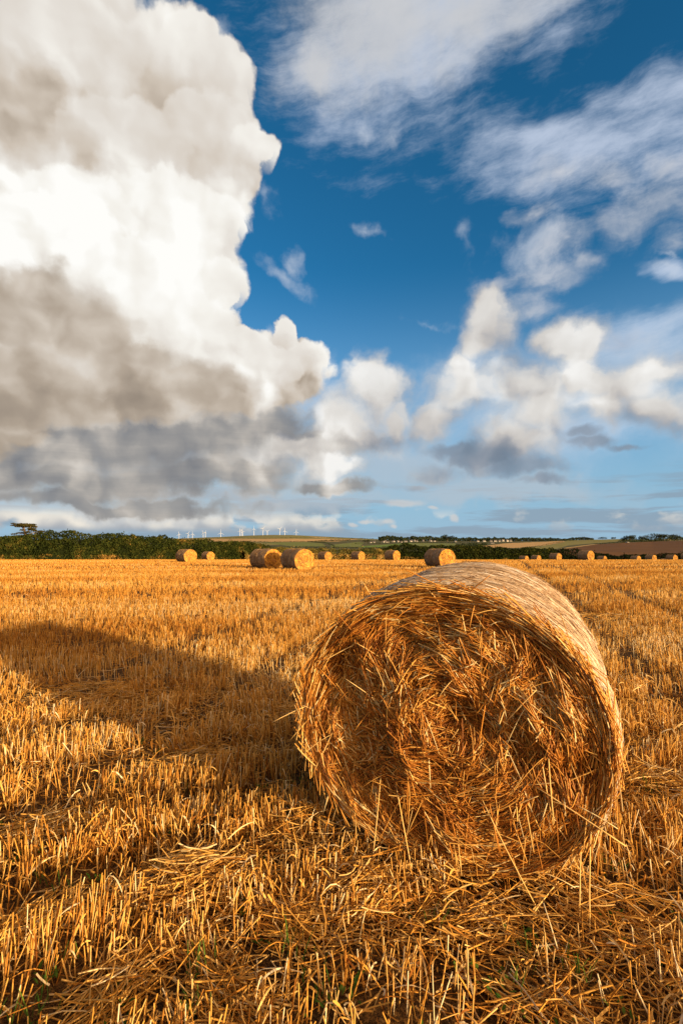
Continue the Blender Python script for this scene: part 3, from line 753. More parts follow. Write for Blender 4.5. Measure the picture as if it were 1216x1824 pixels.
# ------------------------------------------------------------------ round straw bales
def build_bale(root, rx, rz, L, nface, nside, rad, rings, near):
    """local frame: X to the right of the cut face, Y from the cut face to the far end, Z up, foot at 0"""
    cz = rz + (0.01 if near else -0.03)
    prof = np.interp(np.linspace(0, 1, 400), np.linspace(0, 1, 34), RNG.normal(0, 1, 34))
    amp = 0.0075 if near else 0.012
    def kax(a):
        e = 1 - 0.045 * np.exp(-np.clip(a, 0, 9) / 0.05) - 0.045 * np.exp(-np.clip(L - a, 0, 9) / 0.05)
        return e + amp * np.interp(a / L, np.linspace(0, 1, 400), prof)
    def side_pt(th, a, lift):
        k = kax(a)
        rr = 1 + (0.012 if near else 0.045) * (vnoise(th * 2.5 + 9, a * 3, 3) - 0.5) * 2 + 0.008 * (vnoise(th * 9, a * 12, 6) - 0.5) * 2
        X = (rx * k * rr + lift) * np.cos(th) * (1 + 0.10 * np.clip(-np.sin(th), 0, 1) ** 2); Z = cz + (rz * k * rr + lift) * np.sin(th)
        return np.stack([X, a, np.maximum(Z, -0.02)], -1)
    # --- wrapped side
    s = Soup()
    nt_, na = (200, 90) if near else (72, 24)
    TH, AA = np.meshgrid(np.linspace(0, 2 * math.pi, nt_, endpoint=False), np.linspace(0.0, L, na), indexing='ij')
    V = side_pt(TH, AA, -0.004 if near else 0.0); id_ = np.arange(TH.size).reshape(TH.shape); nx = np.roll(id_, -1, 0)
    s.add(V.reshape(-1, 3), Q=np.stack([id_[:, :-1], nx[:, :-1], nx[:, 1:], id_[:, 1:]], -1).reshape(-1, 4), tint=0.4, mat=0)
    n = nside
    th = RNG.uniform(-0.9, math.pi + 0.9, n); a = RNG.uniform(0.004, L - 0.004, n)
    ln = (0.06 + 0.55 * RNG.random(n) ** 1.4) if near else RNG.uniform(0.2, 0.7, n)
    K = 6; t = np.linspace(-0.5, 0.5, K)[None]
    lift0 = (0.001 + 0.009 * RNG.random(n) ** 2) if near else 0.004 * np.ones(n)
    thv = th[:, None] + (ln / rx)[:, None] * t * RNG.choice([-1, 1], n)[:, None]
    av = np.clip(a[:, None] + (RNG.normal(0, 0.055 if near else 0.03, n) * ln)[:, None] * t * 2, 0.0, L)
    lift = lift0[:, None] * (1 + RNG.normal(0, 0.6, n)[:, None] * t * 2)
    P_ = side_pt(thv, av, np.maximum(lift, 0.0))
    band = np.interp(a / L, np.linspace(0, 1, 400), prof); fine = np.interp(a / L, np.linspace(0, 1, 110), RNG.normal(0, 1, 110))
    tint = np.clip(RNG.normal(0.56, 0.22, n) + band * 0.08 + fine * 0.12 + (vnoise(th * 3, a * 9, 8) - 0.5) * 0.3, 0, 1)
    outw = np.stack([np.cos(th), 0 * th, np.sin(th)], -1)[:, None, :]
    strands(s, P_, ((0.0014 if near else rad) * (0.6 + 0.8 * RNG.random(n)))[:, None] * np.ones((1, K)), tint, sides=3 if near else 2, cap=False, mat=1, ref=outw + RNG.normal(0, 0.25, (n, 1, 3)))
    link('wrapped_side', s.mesh('wrapped_side', [CORE_SIDE, BALE_SIDE if near else FAR_SIDE]), root)
    # --- net wrap: fine pale twine round and round, laced zigzag
    if rings:
        s = Soup(); K = 160
        th = np.linspace(0, 2 * math.pi, K)[None]
        a0 = np.linspace(0.02, L - 0.02, rings); a0 = a0 + RNG.normal(0, 0.004, rings)
        thb = np.repeat(th, rings, 0); ab = a0[:, None] + 0.003 * np.sin(thb * 37 + a0[:, None] * 90)
        strands(s, side_pt(thb, ab, 0.0055), np.full((rings, K), 0.0015), RNG.random(rings), sides=3, cap=False)
        dz_ = (L - 0.04) / (rings - 1)
        ab2 = a0[:-1, None] + dz_ * (0.5 + 0.5 * (2 / math.pi) * np.arcsin(np.sin(thb[:-1] * 30)))
        strands(s, side_pt(thb[:-1], ab2, 0.005), np.full((rings - 1, K), 0.0006), RNG.random(rings - 1), sides=3, cap=False)
        link('net_wrap', s.mesh('net_wrap', [NET]), root)
    # --- cut faces: coiled straw
    def face(front):
        def depth(u, v):
            r = np.sqrt(u * u + v * v); th = np.arctan2(v, u)
            d = 0.030 * ss(1.0, 0.86, r) * (0.35 + 0.65 * np.clip(np.cos(th - 0.75), 0, 1))
            d = d - 0.085 * np.exp(-((u + 0.22) ** 2 / 0.05 + (v + 0.10) ** 2 / 0.16)) - 0.05 * np.exp(-((u + 0.05) ** 2 / 0.09 + (v - 0.38) ** 2 / 0.03))
            d = d - 0.055 * np.exp(-((u - 0.30) ** 2 / 0.05 + (v + 0.18) ** 2 / 0.10)) + 0.095 * np.exp(-((u - 0.13) ** 2 / 0.025 + (v - 0.05) ** 2 / 0.022))  + 0.05 * np.exp(-((u + 0.02) ** 2 / 0.14 + (v - 0.74) ** 2 / 0.01))
            d = d - 0.05 * np.exp(-((u - 0.1) ** 2 / 0.2 + (v + 0.62) ** 2 / 0.06))
            d = d + 0.006 * np.sin(2 * math.pi * r * 4.5 - th) * ss(0.1, 0.4, r) * ss(1.0, 0.9, r)
            d = d - (0.13 * (fbm(u * 3.2 + 5, v * 3.2, 3, 12) - 0.5) + 0.07 * (fbm(u * 11, v * 11 + 3, 2, 15) - 0.5)) * ss(1.0, 0.85, r)
            return d + 0.012
        sc_ = 0.955
        def put(u, v, y):
            X = u * rx * sc_ * (1 + 0.10 * np.clip(-v, 0, 1) ** 2); Z = cz + v * rz * sc_
            Yv = y if front else L - y
            return np.stack([X, Yv, np.maximum(Z, -0.01)], -1)
        s = Soup()
        nr, nth = (70, 180) if near else (14, 40)
        RR_, TT = np.meshgrid(np.linspace(0, 1, nr), np.linspace(0, 2 * math.pi, nth, endpoint=False), indexing='ij')
        U, W = RR_ * np.cos(TT), RR_ * np.sin(TT)
        V = put(U, W, depth(U, W) + (0.016 if near else 0.0)); id_ = np.arange(U.size).reshape(U.shape); nx = np.roll(id_, -1, 1)
        q = np.stack([id_[:-1], id_[1:], nx[1:], nx[:-1]], -1).reshape(-1, 4)
        s.add(V.reshape(-1, 3), Q=q if front else q[:, ::-1], tint=0.4, mat=0)
        n = nface if (front or not near) else nface // 4
        r = np.sqrt(RNG.random(n)) * 0.995; th = RNG.random(n) * 2 * math.pi
        m_ = int(n * 0.10); r[:m_] = RNG.uniform(0.93, 1.0, m_)
        u0, v0 = r * np.cos(th), r * np.sin(th)
        dev = (fbm(u0 * 2.6 + 3, v0 * 2.6, 3, 40) - 0.5) * 6.5 * (1 - ss(0.5, 1.0, r)) + RNG.normal(0, 0.50, n) * (1.15 - 0.85 * r) + (RNG.random(n) < 0.14) * RNG.normal(0, 1.2, n) * (r < 0.93)
        ln = (0.04 + 0.25 * RNG.random(n) ** 1.7) if near else RNG.uniform(0.12, 0.35, n)
        ln = np.where(np.abs(dev) > 0.9, np.minimum(ln, (1.06 - r) * 0.9 + 0.05), ln)
        dr = th + math.pi / 2 + dev
        K = 5; t = np.linspace(-0.5, 0.5, K)[None]
        cu = (np.clip(np.cos(dev), -1, 1) * ss(0.1, 0.5, r) / np.maximum(r, 0.25) * 0.5)[:, None] * 0.8 + RNG.normal(0, 0.12, n)[:, None]
        lt = (ln / rx)[:, None] * t
        u = u0[:, None] + np.cos(dr)[:, None] * lt - np.cos(th)[:, None] * cu * lt ** 2 * 0.9
        v = v0[:, None] + np.sin(dr)[:, None] * lt - np.sin(th)[:, None] * cu * lt ** 2 * 0.9
        rr = np.sqrt(u * u + v * v); f = np.where(rr > 1.0, (1.0 + (rr - 1.0) * 0.15) / rr, 1.0); u, v = u * f, v * f
        lift = (-0.012 + 0.044 * RNG.random(n) ** 1.3) if near else 0.006 * np.ones(n)
        tilt = RNG.normal(0, 0.16 if near else 0.05, n) * (1.1 - r * 0.8)
        y = 0.6 * depth(u, v) + 0.4 * depth(u0, v0)[:, None] - lift[:, None] + tilt[:, None] * ln[:, None] * t
        P_ = put(u, v, y)
        tint = np.clip(RNG.normal(0.51, 0.24, n) + (fbm(u0 * 3, v0 * 3, 2, 77) - 0.5) * 0.5 + 0.06 * (r > 0.93), 0, 1)
        strands(s, P_, (rad * (0.55 + 0.8 * RNG.random(n)))[:, None] * np.ones((1, K)), tint, sides=3 if near else 2, cap=False, mat=1,
                ref=np.array([0, 1.0, 0])[None, None] + RNG.normal(0, 0.4, (n, 1, 3)))
        link('cut_face', s.mesh('cut_face', [CORE, BALE_FACE if near else FAR_FACE]), root)
        if not (near and front): return
        # --- stray stalks poking out of the face and hanging at its foot
        s = Soup(); n = 330
        r = np.sqrt(RNG.random(n)) * 0.98; th = RNG.random(n) * 2 * math.pi
        u0, v0 = r * np.cos(th), r * np.sin(th)
        hang = (v0 < -0.1) & (RNG.random(n) < 0.6)
        dr = np.where(hang, -math.pi / 2 + RNG.normal(0, 0.30, n), RNG.random(n) * 2 * math.pi)
        ln = np.where(hang, RNG.uniform(0.08, 0.28, n), RNG.uniform(0.05, 0.2, n))
        out = np.where(hang, RNG.uniform(0.02, 0.25, n), np.abs(RNG.normal(0.05, 0.3, n)))
        t = np.linspace(0, 1, 5)[None]
        u = u0[:, None] + np.cos(dr)[:, None] * (ln / rx)[:, None] * t
        v = v0[:, None] + np.sin(dr)[:, None] * (ln / rz)[:, None] * t - (RNG.random(n) * 0.10)[:, None] * t ** 2
        y = depth(u0, v0)[:, None] - 0.018 - (out * ln)[:, None] * t
        y = np.where(np.sqrt(u * u + v * v) < 1, np.minimum(y, depth(u, v) - 0.012), y)
        strands(s, put(u, v, y), (0.0022 * (0.6 + 0.8 * RNG.random(n)))[:, None] * np.array([1, 1, 1, .9, .7])[None], np.clip(RNG.normal(0.68, 0.18, n), 0, 1), sides=4, cap=True, mat=0)
        # frayed ends round the rim
        n = 900
        th = RNG.uniform(-0.7, math.pi + 0.7, n); sgn = RNG.choice([-1, 1], n)
        ln = RNG.uniform(0.05, 0.22, n)
        tn = np.stack([-np.sin(th) * sgn, RNG.normal(-0.10, 0.25, n), np.cos(th) * sgn], -1) + np.stack([np.cos(th), 0 * th, np.sin(th)], -1) * np.abs(RNG.normal(0.0, 0.16, n))[:, None]
        p0 = np.stack([rx * 0.965 * np.cos(th), RNG.uniform(-0.005, 0.03, n), cz + rz * 0.965 * np.sin(th)], -1)
        P_ = p0[:, None] + unit(tn)[:, None] * ln[:, None, None] * t[..., None] - np.stack([np.cos(th), 0 * th, np.sin(th)], -1)[:, None] * (0.35 * (ln[:, None] * t) ** 2)[..., None]
        strands(s, P_, (0.0024 * (0.6 + 0.8 * RNG.random(n)))[:, None] * np.ones((1, 5)), np.clip(RNG.normal(0.66, 0.16, n), 0, 1), sides=3, cap=False, mat=0)
        # a few long whole stalks, as in any baled face
        for (u_, v_, an, l_, o_) in [(-0.42, 0.86, 2.05, 0.17, 0.1), (-0.98, 0.02, 3.55, 0.20, 0.35), (-0.70, 0.25, 0.5, 0.26, 0.08), (0.42, 0.12, 0.95, 0.24, 0.12), (0.34, 0.72, -1.65, 0.17, 0.15), (-0.05, 0.62, -1.45, 0.24, 0.1),
                                     (0.25, -0.35, -1.1, 0.5, 0.1), (0.55, -0.25, -0.35, 0.38, 0.2), (0.80, -0.55, -1.75, 0.42, 0.25), (0.86, -0.45, -1.75, 0.5, 0.3), (-0.38, -0.35, -1.6, 0.45, 0.12), (-0.30, -0.3, -1.3, 0.48, 0.15), (0.66, -0.05, -1.55, 0.26, 0.1), (0.62, -0.08, -1.45, 0.26, 0.1), (-0.6, 0.55, 3.6, 0.2, 0.15), (-0.75, -0.1, 4.3, 0.3, 0.1)]:
            tt = np.linspace(0, 1, 5)
            pp = put(u_ + math.cos(an) * l_ / rx * tt, v_ + math.sin(an) * l_ / rz * tt - 0.02 * tt ** 2, depth(np.array(u_), np.array(v_)) - 0.025 - o_ * l_ * tt)
            strands(s, pp[None], np.full((1, 5), 0.0027), 0.85, sides=4)
        link('stray_stalks', s.mesh('stray_stalks', [BALE_FACE]), root)
    face(True); face(False)

big = empty('straw_bale', (BALE_C[0], BALE_C[1], gz(*BALE_C)), (0.04, 0, -BALE_YAW))
tag(big, 'huge round straw bale close to the viewer, frayed coiled straw end showing', 'straw bale', 'round straw bales')
build_bale(big, BALE_RX, BALE_RZ, BALE_L, 26000, 30000, 0.0024, 40, True)

far = []
for v in range(4):
    e = empty('straw_bale'); far.append(e)
    build_bale(e, 0.78 * RNG.uniform(0.96, 1.05), 0.72 * RNG.uniform(0.95, 1.02), 1.62, 700, 700, 0.008, 0, False)
FARB = [  # column, distance, axis turn to the left of the view axis (degrees), label
    (333, 50.5, 50, 'round bale in front of the dark hedge, leftmost of all'),
    (371.5, 77, 48, 'small round bale at the dark hedge, second from the left'),
    (474, 33, 48, 'round bale whose straw end is half shaded by the bale next to it'),
    (530, 30.8, 40, 'round bale close beside and partly overlapping its half shaded neighbour'),
    (578.5, 75, 45, 'small bale before the dry grass bank, right of the overlapping pair of bales'),
    (637, 74, 45, 'small bale before the dry grass bank, under the white village houses'),
    (698, 65, 42, 'bale at the left end of the dark bushy hedge, clear of the others'),
    (782, 34.5, 30, 'banded round bale peeping out from behind the huge near bale'),
    (931, 113, 35, 'tiny bale right of the near bale, first in the row by the right hedge'),
    (952.5, 108, 32, 'tiny bale in the right row, second counted from the near bale'),
    (987, 90, 30, 'middling bale in the right row between a tiny bale and the biggest of the row'),
    (1041, 68, 25, 'biggest bale of the right hand row, in front of the hedge'),
    (1069.5, 117, 30, 'little bale just right of the biggest bale of the right row'),
    (1129, 112, 25, 'small bale under the ploughed slope, left one of the last close group'),
    (1156, 104, 24, 'small bale under the ploughed slope, between two others of the last group'),
    (1180, 138, 20, 'pale far bale half hidden behind the bale right of it'),
    (1193, 104, 22, 'small bale at the right that partly hides a paler bale behind'),
    (1221, 91, 22, 'bale cut off by the right edge of the picture')]
used = [False] * 4
for i, (px, D, az, lab) in enumerate(FARB):
    v = (i * 3 + i // 4) % 4
    if used[v]:
        o = far[v].copy(); COL.objects.link(o)
        for ch in far[v].children:
            c_ = ch.copy(); COL.objects.link(c_); c_.parent = o
    else:
        o = far[v]; used[v] = True
    x, y, z = spot(px, D)
    # the foot given above is the middle of the bale: step back to its cut face
    yw = -R(az); ax = (math.sin(yw), math.cos(yw))
    o.location = (x - ax[0] * 0.81, y - ax[1] * 0.81, z)
    o.rotation_euler = (0, 0, -yw)
    tag(o, lab, 'straw bale', 'round straw bales')
# ------------------------------------------------------------------ hills beyond the field
FIELDS = {'hill_rough': (0.085, 0.082, 0.034), 'hill_green': (0.15, 0.17, 0.045), 'hill_lush': (0.13, 0.19, 0.035), 'hill_stubble': (0.46, 0.29, 0.115),
          'hill_plough': (0.115, 0.056, 0.019), 'hill_straw': (0.40, 0.27, 0.10), 'hill_olive': (0.20, 0.18, 0.055)}  # hill_plough: bare soil, darkened to stand in for cloud shade
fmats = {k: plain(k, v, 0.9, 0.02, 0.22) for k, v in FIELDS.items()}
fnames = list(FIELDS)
PATCH = [  # field outlines as (column, eye-level row) traced on the far slope
    ('hill_olive', [(250, 955), (480, 950), (620, 955), (700, 962), (600, 961), (250, 961)]),
    ('hill_stubble', [(330, 959.8), (480, 959.6), (640, 960.0), (600, 964.6), (480, 965.2), (330, 964.4)]),
    ('hill_straw', [(545, 955.5), (588, 957.5), (588, 959), (560, 957.6)]),
    ('hill_olive', [(420, 965.6), (470, 966), (500, 970.5), (430, 972)]),
    ('hill_green', [(466, 966.2), (540, 965.4), (574, 967.5), (580, 972.8), (520, 973.6), (490, 969)]),
    ('hill_green', [(588, 970.5), (640, 965.2), (648, 967), (640, 974), (590, 975)]),
    ('hill_lush', [(640, 972.8), (730, 967.0), (736, 968.6), (690, 974.5), (640, 975.4)]),
    ('hill_green', [(700, 972.4), (738, 967.4), (812, 968), (812, 973.4), (705, 975.2)]),
    ('hill_stubble', [(855, 973), (900, 967.6), (1002, 963.6), (1006, 965), (960, 973.2), (925, 976), (860, 976)]),
    ('hill_olive', [(930, 976.5), (975, 971), (1000, 966.5), (1010, 962.5), (1108, 960), (1118, 963), (1056, 967.5), (1010, 971.5), (990, 977.5), (935, 981)]),
    ('hill_straw', [(996, 977), (1030, 972.4), (1062, 968.8), (1062, 970.4), (1020, 975.4), (996, 978.6)]),
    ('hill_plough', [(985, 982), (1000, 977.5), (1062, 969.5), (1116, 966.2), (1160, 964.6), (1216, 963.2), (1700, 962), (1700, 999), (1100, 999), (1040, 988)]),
    ('hill_straw', [(1164, 962.8), (1216, 958.5), (1500, 956), (1500, 960.5), (1216, 962.4), (1166, 964)]),
]
def inside(poly, x, y):
    c = np.zeros(x.shape, bool); n = len(poly)
    for i in range(n):
        (x1, y1), (x2, y2) = poly[i], poly[(i + 1) % n]
        cond = ((y1 > y) != (y2 > y))
        c ^= cond & (x < (x2 - x1) * (y - y1) / (y2 - y1 + 1e-12) + x1)
    return c
uu = np.concatenate([np.linspace(-2.6, -0.75, 50, endpoint=False), np.linspace(-0.75, 0.78, 560), np.linspace(0.79, 2.6, 50)])
dd_ = np.concatenate([np.linspace(160, 200, 8, endpoint=False), D0 * np.exp(np.linspace(0.02, 1, 230) ** (1 / 0.62) * math.log(D1 / D0)), np.array([3100, 3400, 4000, 6000, 9000])])
DD, UU = np.meshgrid(dd_, uu, indexing='ij')
HX, HY = UU * DD, DD
HZ = ground_z(HX, HY) - 0.5 * (1 - ss(162, 175, HY))
id_ = np.arange(DD.size).reshape(DD.shape)
Q = np.stack([id_[:-1, :-1], id_[:-1, 1:], id_[1:, 1:], id_[1:, :-1]], -1).reshape(-1, 4)
cxp = 608 + F * (UU[:-1, :-1] + UU[1:, 1:]) / 2; cD = np.sqrt(DD[:-1, :-1] * DD[1:, 1:])
cyp = row_of(cxp, cD) + 0.5 * (vnoise(cxp * 0.05, cD * 0.01, 2) - 0.5)
mi = np.zeros(cxp.shape, int)
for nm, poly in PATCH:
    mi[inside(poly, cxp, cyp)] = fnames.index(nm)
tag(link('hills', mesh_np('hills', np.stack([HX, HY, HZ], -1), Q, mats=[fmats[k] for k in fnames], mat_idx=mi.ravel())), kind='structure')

# ------------------------------------------------------------------ leafy masses
def leaf_cloud(soup, C, size, tint, mat=0, flat=1.0):
    """little bent leaf clumps (two triangles each) at the points C"""
    n = len(C)
    a = unit(RNG.normal(size=(n, 3))); b = unit(np.cross(a, RNG.normal(size=(n, 3))))
    s = np.broadcast_to(size, (n,)) * (0.6 + 0.8 * RNG.random(n))
    b = b * np.array([1, 1, flat]); a = a * np.array([1, 1, flat])
    nrm = np.cross(a, b)
    p = np.stack([C - a * s[:, None], C + b * s[:, None] * 0.55 + nrm * s[:, None] * 0.2, C + a * s[:, None], C - b * s[:, None] * 0.55 + nrm * s[:, None] * 0.2], 1)
    i = np.arange(n * 4).reshape(n, 4)
    soup.add(p.reshape(-1, 3), T=np.concatenate([i[:, [0, 1, 2]], i[:, [0, 2, 3]]]), tint=np.repeat(np.clip(tint, 0, 1), 4), mat=mat)

def hedge(name, pts, label, cat, n, leaf, mats, width=2.6, tintf=None, stems=True, group=None):
    """pts: (column, distance, top row) along the hedge; leaves fill its body, thicker at the outside"""
    pts = [(px, D, top) for px, D, top in pts]
    w = [spot(px, D) for px, D, top in pts]
    hs = [EYE + (YH - top) / F * D - z for (px, D, top), (x, y, z) in zip(pts, w)]
    seg = np.array([math.dist(w[i][:2], w[i + 1][:2]) for i in range(len(w) - 1)]); cum = np.concatenate([[0], np.cumsum(seg)])
    s_ = Soup()
    def at(t):
        S = t * cum[-1]
        X = np.interp(S, cum, [p[0] for p in w]); Y = np.interp(S, cum, [p[1] for p in w]); H = np.interp(S, cum, hs)
        H = H * (0.80 + 0.26 * fbm(S * 0.22, S * 0 + 1.3, 3, 61) + 0.16 * fbm(S * 0.9, S * 0 + 4.1, 2, 62))
        return X, Y, H, S
    # dark inner body, lumpy
    m_ = max(24, int(cum[-1] / 1.2)); tt = np.linspace(0, 1, m_); X, Y, H, S = at(tt)
    ph = np.linspace(0, math.pi, 9)
    dxn, dyn = np.gradient(X), np.gradient(Y); ll = np.hypot(dxn, dyn); nx_, ny_ = -dyn / ll, dxn / ll
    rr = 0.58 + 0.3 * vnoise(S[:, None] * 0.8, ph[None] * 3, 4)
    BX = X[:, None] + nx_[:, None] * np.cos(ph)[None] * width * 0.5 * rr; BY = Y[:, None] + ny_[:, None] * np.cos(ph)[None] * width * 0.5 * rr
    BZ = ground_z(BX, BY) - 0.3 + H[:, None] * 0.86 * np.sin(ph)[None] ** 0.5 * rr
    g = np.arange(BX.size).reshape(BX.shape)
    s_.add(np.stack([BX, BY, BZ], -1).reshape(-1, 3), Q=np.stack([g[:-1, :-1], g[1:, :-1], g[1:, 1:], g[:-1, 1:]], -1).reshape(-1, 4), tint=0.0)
    t = RNG.random(n); X, Y, H, S = at(t)
    hh = RNG.random(n) ** 1.1; k = np.sqrt(np.clip(1 - (hh * 0.95) ** 4, 0, 1))
    off = RNG.choice([-1, 1], n) * (0.55 + 0.45 * RNG.random(n)) * width * 0.5 * k * (0.75 + 0.5 * vnoise(S * 0.7, hh * 3, 19))
    nxx = np.interp(S, cum, np.interp(cum, np.linspace(0, cum[-1], m_), nx_)); nyy = np.interp(S, cum, np.interp(cum, np.linspace(0, cum[-1], m_), ny_))
    xx = X + nxx * off; yy = Y + nyy * off; zz = ground_z(xx, yy) + H * hh
    clump = vnoise(S * 0.55, hh * 4.5, 22) * 0.6 + vnoise(S * 1.7, hh * 9, 23) * 0.4
    keep = RNG.random(n) < 0.25 + clump * 1.1
    tint = 0.10 + 0.75 * clump * 0.8 + RNG.normal(0, 0.10, n)
    if tintf is not None: tint = tint + tintf(S / cum[-1], hh, S)
    leaf_cloud(s_, np.stack([xx, yy, zz], -1)[keep], leaf, tint[keep])
    if stems:   # shoots standing out of the top and dead grass at the foot
        q = int(cum[-1] * 5); X, Y, H, S = at(RNG.random(q)); z0 = ground_z(X, Y) + H * 0.85
        hgt = RNG.uniform(0.2, 1.0, q) * (0.3 + 0.7 * (vnoise(S * 0.5, S * 0, 31) > 0.5)); ln = np.linspace(0, 1, 3)[None]
        P_ = np.stack([X[:, None] + RNG.normal(0, 0.2, q)[:, None] * ln, Y[:, None] + 0 * ln, z0[:, None] + hgt[:, None] * ln + 0.1], -1)
        for j in range(3): leaf_cloud(s_, P_[:, j] + RNG.normal(0, 0.12, (q, 3)), leaf * 0.8, np.full(q, 0.45) + RNG.normal(0, 0.12, q))
    o = link(name, s_.mesh(name, mats, smooth=False))
    tag(o, label, cat, group)
    return o

def dry_foot(u, h, S):      # dry yellow growth low down and in patches
    return np.where(h < 0.20, 0.5 * (vnoise(S * 0.6, S * 0, 44) ** 1.5), 0) + 0.22 * (ss(0.70, 0.9, vnoise(S * 0.5, h * 2.5, 45)))
hedge('hedge', [(-420, 66, 948), (-150, 74, 952), (0, 80, 956.5), (70, 82, 955), (80, 82, 947), (130, 84, 947), (150, 85, 952.5), (250, 92, 955.5), (340, 102, 961), (400, 110, 964), (440, 117, 967), (475, 124, 971.5)],
      'tall thick dark green hedge along the left edge of the field', 'hedge', 90000, 0.19, [HEDGE_LEAF], 4.0, dry_foot)
def bank_t(u, h, S): return 0.12 + 0.30 * vnoise(S * 0.4, h * 2, 51) - np.where(h > 0.62, 0.45, 0)
hedge('grassy_bank', [(430, 112, 982), (445, 122, 976), (500, 128, 976), (560, 132, 977.5), (620, 134, 979), (670, 136, 978.5), (700, 138, 981)],
      'overgrown bank of dry yellow grass behind the middle bales', 'grassy bank', 26000, 0.24, [BANK_GRASS], 3.0, bank_t)
def right_t(u, h, S): return -0.05 + np.where(h < 0.35, 0.5 * vnoise(S * 0.3, S * 0, 53) ** 2, 0)
hedge('hedge', [(672, 140, 979), (690, 141, 974.5), (716, 141, 971.0), (770, 142, 972.5), (812, 143, 972), (880, 144, 974.5), (925, 145, 979.5), (940, 145, 976), (960, 146, 977.5), (985, 147, 979)],
      'dark bushy hedge behind the huge near bale, right of the dry grass bank', 'hedge', 42000, 0.24, [HEDGE_LEAF], 3.4, right_t)
hedge('hedge', [(978, 150, 981), (990, 150, 978), (1010, 151, 979.5), (1050, 151, 981), (1062, 152, 985.5), (1085, 152, 988.5), (1098, 152, 991.5), (1112, 152, 987.5), (1150, 152, 989), (1175, 152, 986.5), (1216, 152, 986), (1330, 152, 985), (1500, 150, 985)],
      'low black green hedge below the brown ploughed slope', 'hedge', 32000, 0.24, [HEDGE_DARK], 3.0)

# ------------------------------------------------------------------ hedgerows and woods on the hills
def row_pts(L): return [spot(px, dist_of(px, Y)) + (hp,) for px, Y, hp in L]
def far_mass(name, L, label, cat, group=None, kind=None, per=900, depth=0.02, mats=None):
    """a line of far bushes or trees: (column, row of its foot, height in pixels)"""
    mats = mats or [FAR_LEAF]
    Ds = np.array([dist_of(px, Y) for px, Y, h in L]); pxs = np.array([p[0] for p in L], float); hps = np.array([p[2] for p in L], float)
    n = int(per); t = np.sort(RNG.random(n)); cum = np.linspace(0, 1, len(L))
    wgt = np.concatenate([[0], np.cumsum(np.abs(np.diff(pxs)) + 2)]); wgt = wgt / wgt[-1]
    D = np.interp(t, wgt, Ds); px = np.interp(t, wgt, pxs); hp = np.interp(t, wgt, hps)
    D = D * (1 + depth * RNG.normal(0, 0.5, n))
    x = (px - 608) / F * D; z0 = ground_z(x, D); H = hp / F * D
    lump = 0.62 + 0.38 * vnoise(px * 0.20, px * 0 + 3, 81) + 0.30 * (vnoise(px * 0.55, px * 0 + 8, 82) - 0.5)
    hh = RNG.random(n) ** 0.75
    s_ = Soup()
    size = H * 0.16 + D / F * 0.35
    leaf_cloud(s_, np.stack([x + RNG.normal(0, 1, n) * H * 0.1, D, z0 + H * lump * hh], -1), size, 0.30 + 0.45 * vnoise(px * 0.4, hh * 3, 83) + RNG.normal(0, 0.14, n))
    o = link(name, s_.mesh(name, mats, smooth=False))
    tag(o, label, cat, group, kind)
G = 'hedgerows between the far fields'
far_mass('hedge', [(330, 959.6, 1.0), (480, 959.4, 1.0), (640, 959.8, 1.2)], 'thin far hedgerow between the top green field and the tan field', 'hedgerow', G, per=700)
far_mass('hedge', [(420, 965.4, 1.2), (480, 965.6, 1.4), (545, 965.2, 1.4), (572, 966.8, 2.2)], 'thin far hedgerow under the tan stubble field', 'hedgerow', G, per=500)
far_mass('hedge', [(548, 964.6, 1.4), (575, 967.2, 2.4), (592, 971.8, 2.6), (596, 974.4, 3.4)], 'dark hedgerow running down between two green fields', 'hedgerow', G, per=600)
far_mass('hedge', [(560, 965.0, 2.2), (600, 963.8, 3.2), (624, 962.8, 2.6)], 'short bushy hedgerow left of the village', 'hedgerow', G, per=500)
far_mass('hedge', [(440, 974.6, 2.4), (500, 975.4, 2.6), (580, 975.6, 2.8), (640, 976.6, 3.0), (700, 976.2, 2.6)], 'long dark hedgerow just above the dry grass bank', 'hedgerow', G, per=1100)
far_mass('hedge', [(632, 968.8, 1.6), (680, 968.2, 1.6), (735, 966.8, 1.8)], 'dark hedgerow below the white village houses', 'hedgerow', G, per=500)
far_mass('hedge', [(680, 974.6, 1.4), (700, 973.6, 1.8), (704, 975.4, 2.0)], 'stub of hedgerow at the corner of the lush green field', 'hedgerow', G, per=160)
far_mass('hedge', [(735, 967.0, 1.8), (812, 967.2, 2.4)], 'hedgerow along the top of the green field right of the village', 'hedgerow', G, per=420)
far_mass('hedge', [(810, 973.4, 5.0), (840, 972.4, 6.0), (866, 971.6, 5.5)], 'dark bushy thicket at the left corner of the pale stubble slope', 'thicket', per=700)  # a bushy thicket, only named as a hedge
far_mass('hedge', [(925, 976.2, 1.2), (962, 972.8, 1.3), (1002, 965.4, 1.4)], 'hedgerow along the lower edge of the pale stubble slope', 'hedgerow', G, per=420)
far_mass('hedge', [(950, 963.9, 1.6), (1006, 963.4, 1.8), (1020, 963.0, 1.2)], 'dark hedgerow above the pale stubble slope', 'hedgerow', G, per=350)
far_mass('hedge', [(1056, 969.6, 1.6), (1090, 967.6, 2.0), (1112, 966.4, 2.8)], 'hedgerow at the top left of the ploughed slope', 'hedgerow', G, per=300)
far_mass('hedge', [(1118, 965.8, 1.8), (1158, 965.0, 1.9)], 'hedgerow along the top of the ploughed slope, left of the gap', 'hedgerow', G, per=260)
far_mass('hedge', [(1165, 964.4, 2.0), (1216, 963.0, 2.2), (1300, 962.2, 2.2)], 'hedgerow along the top of the ploughed slope, right of the gap', 'hedgerow', G, per=420)
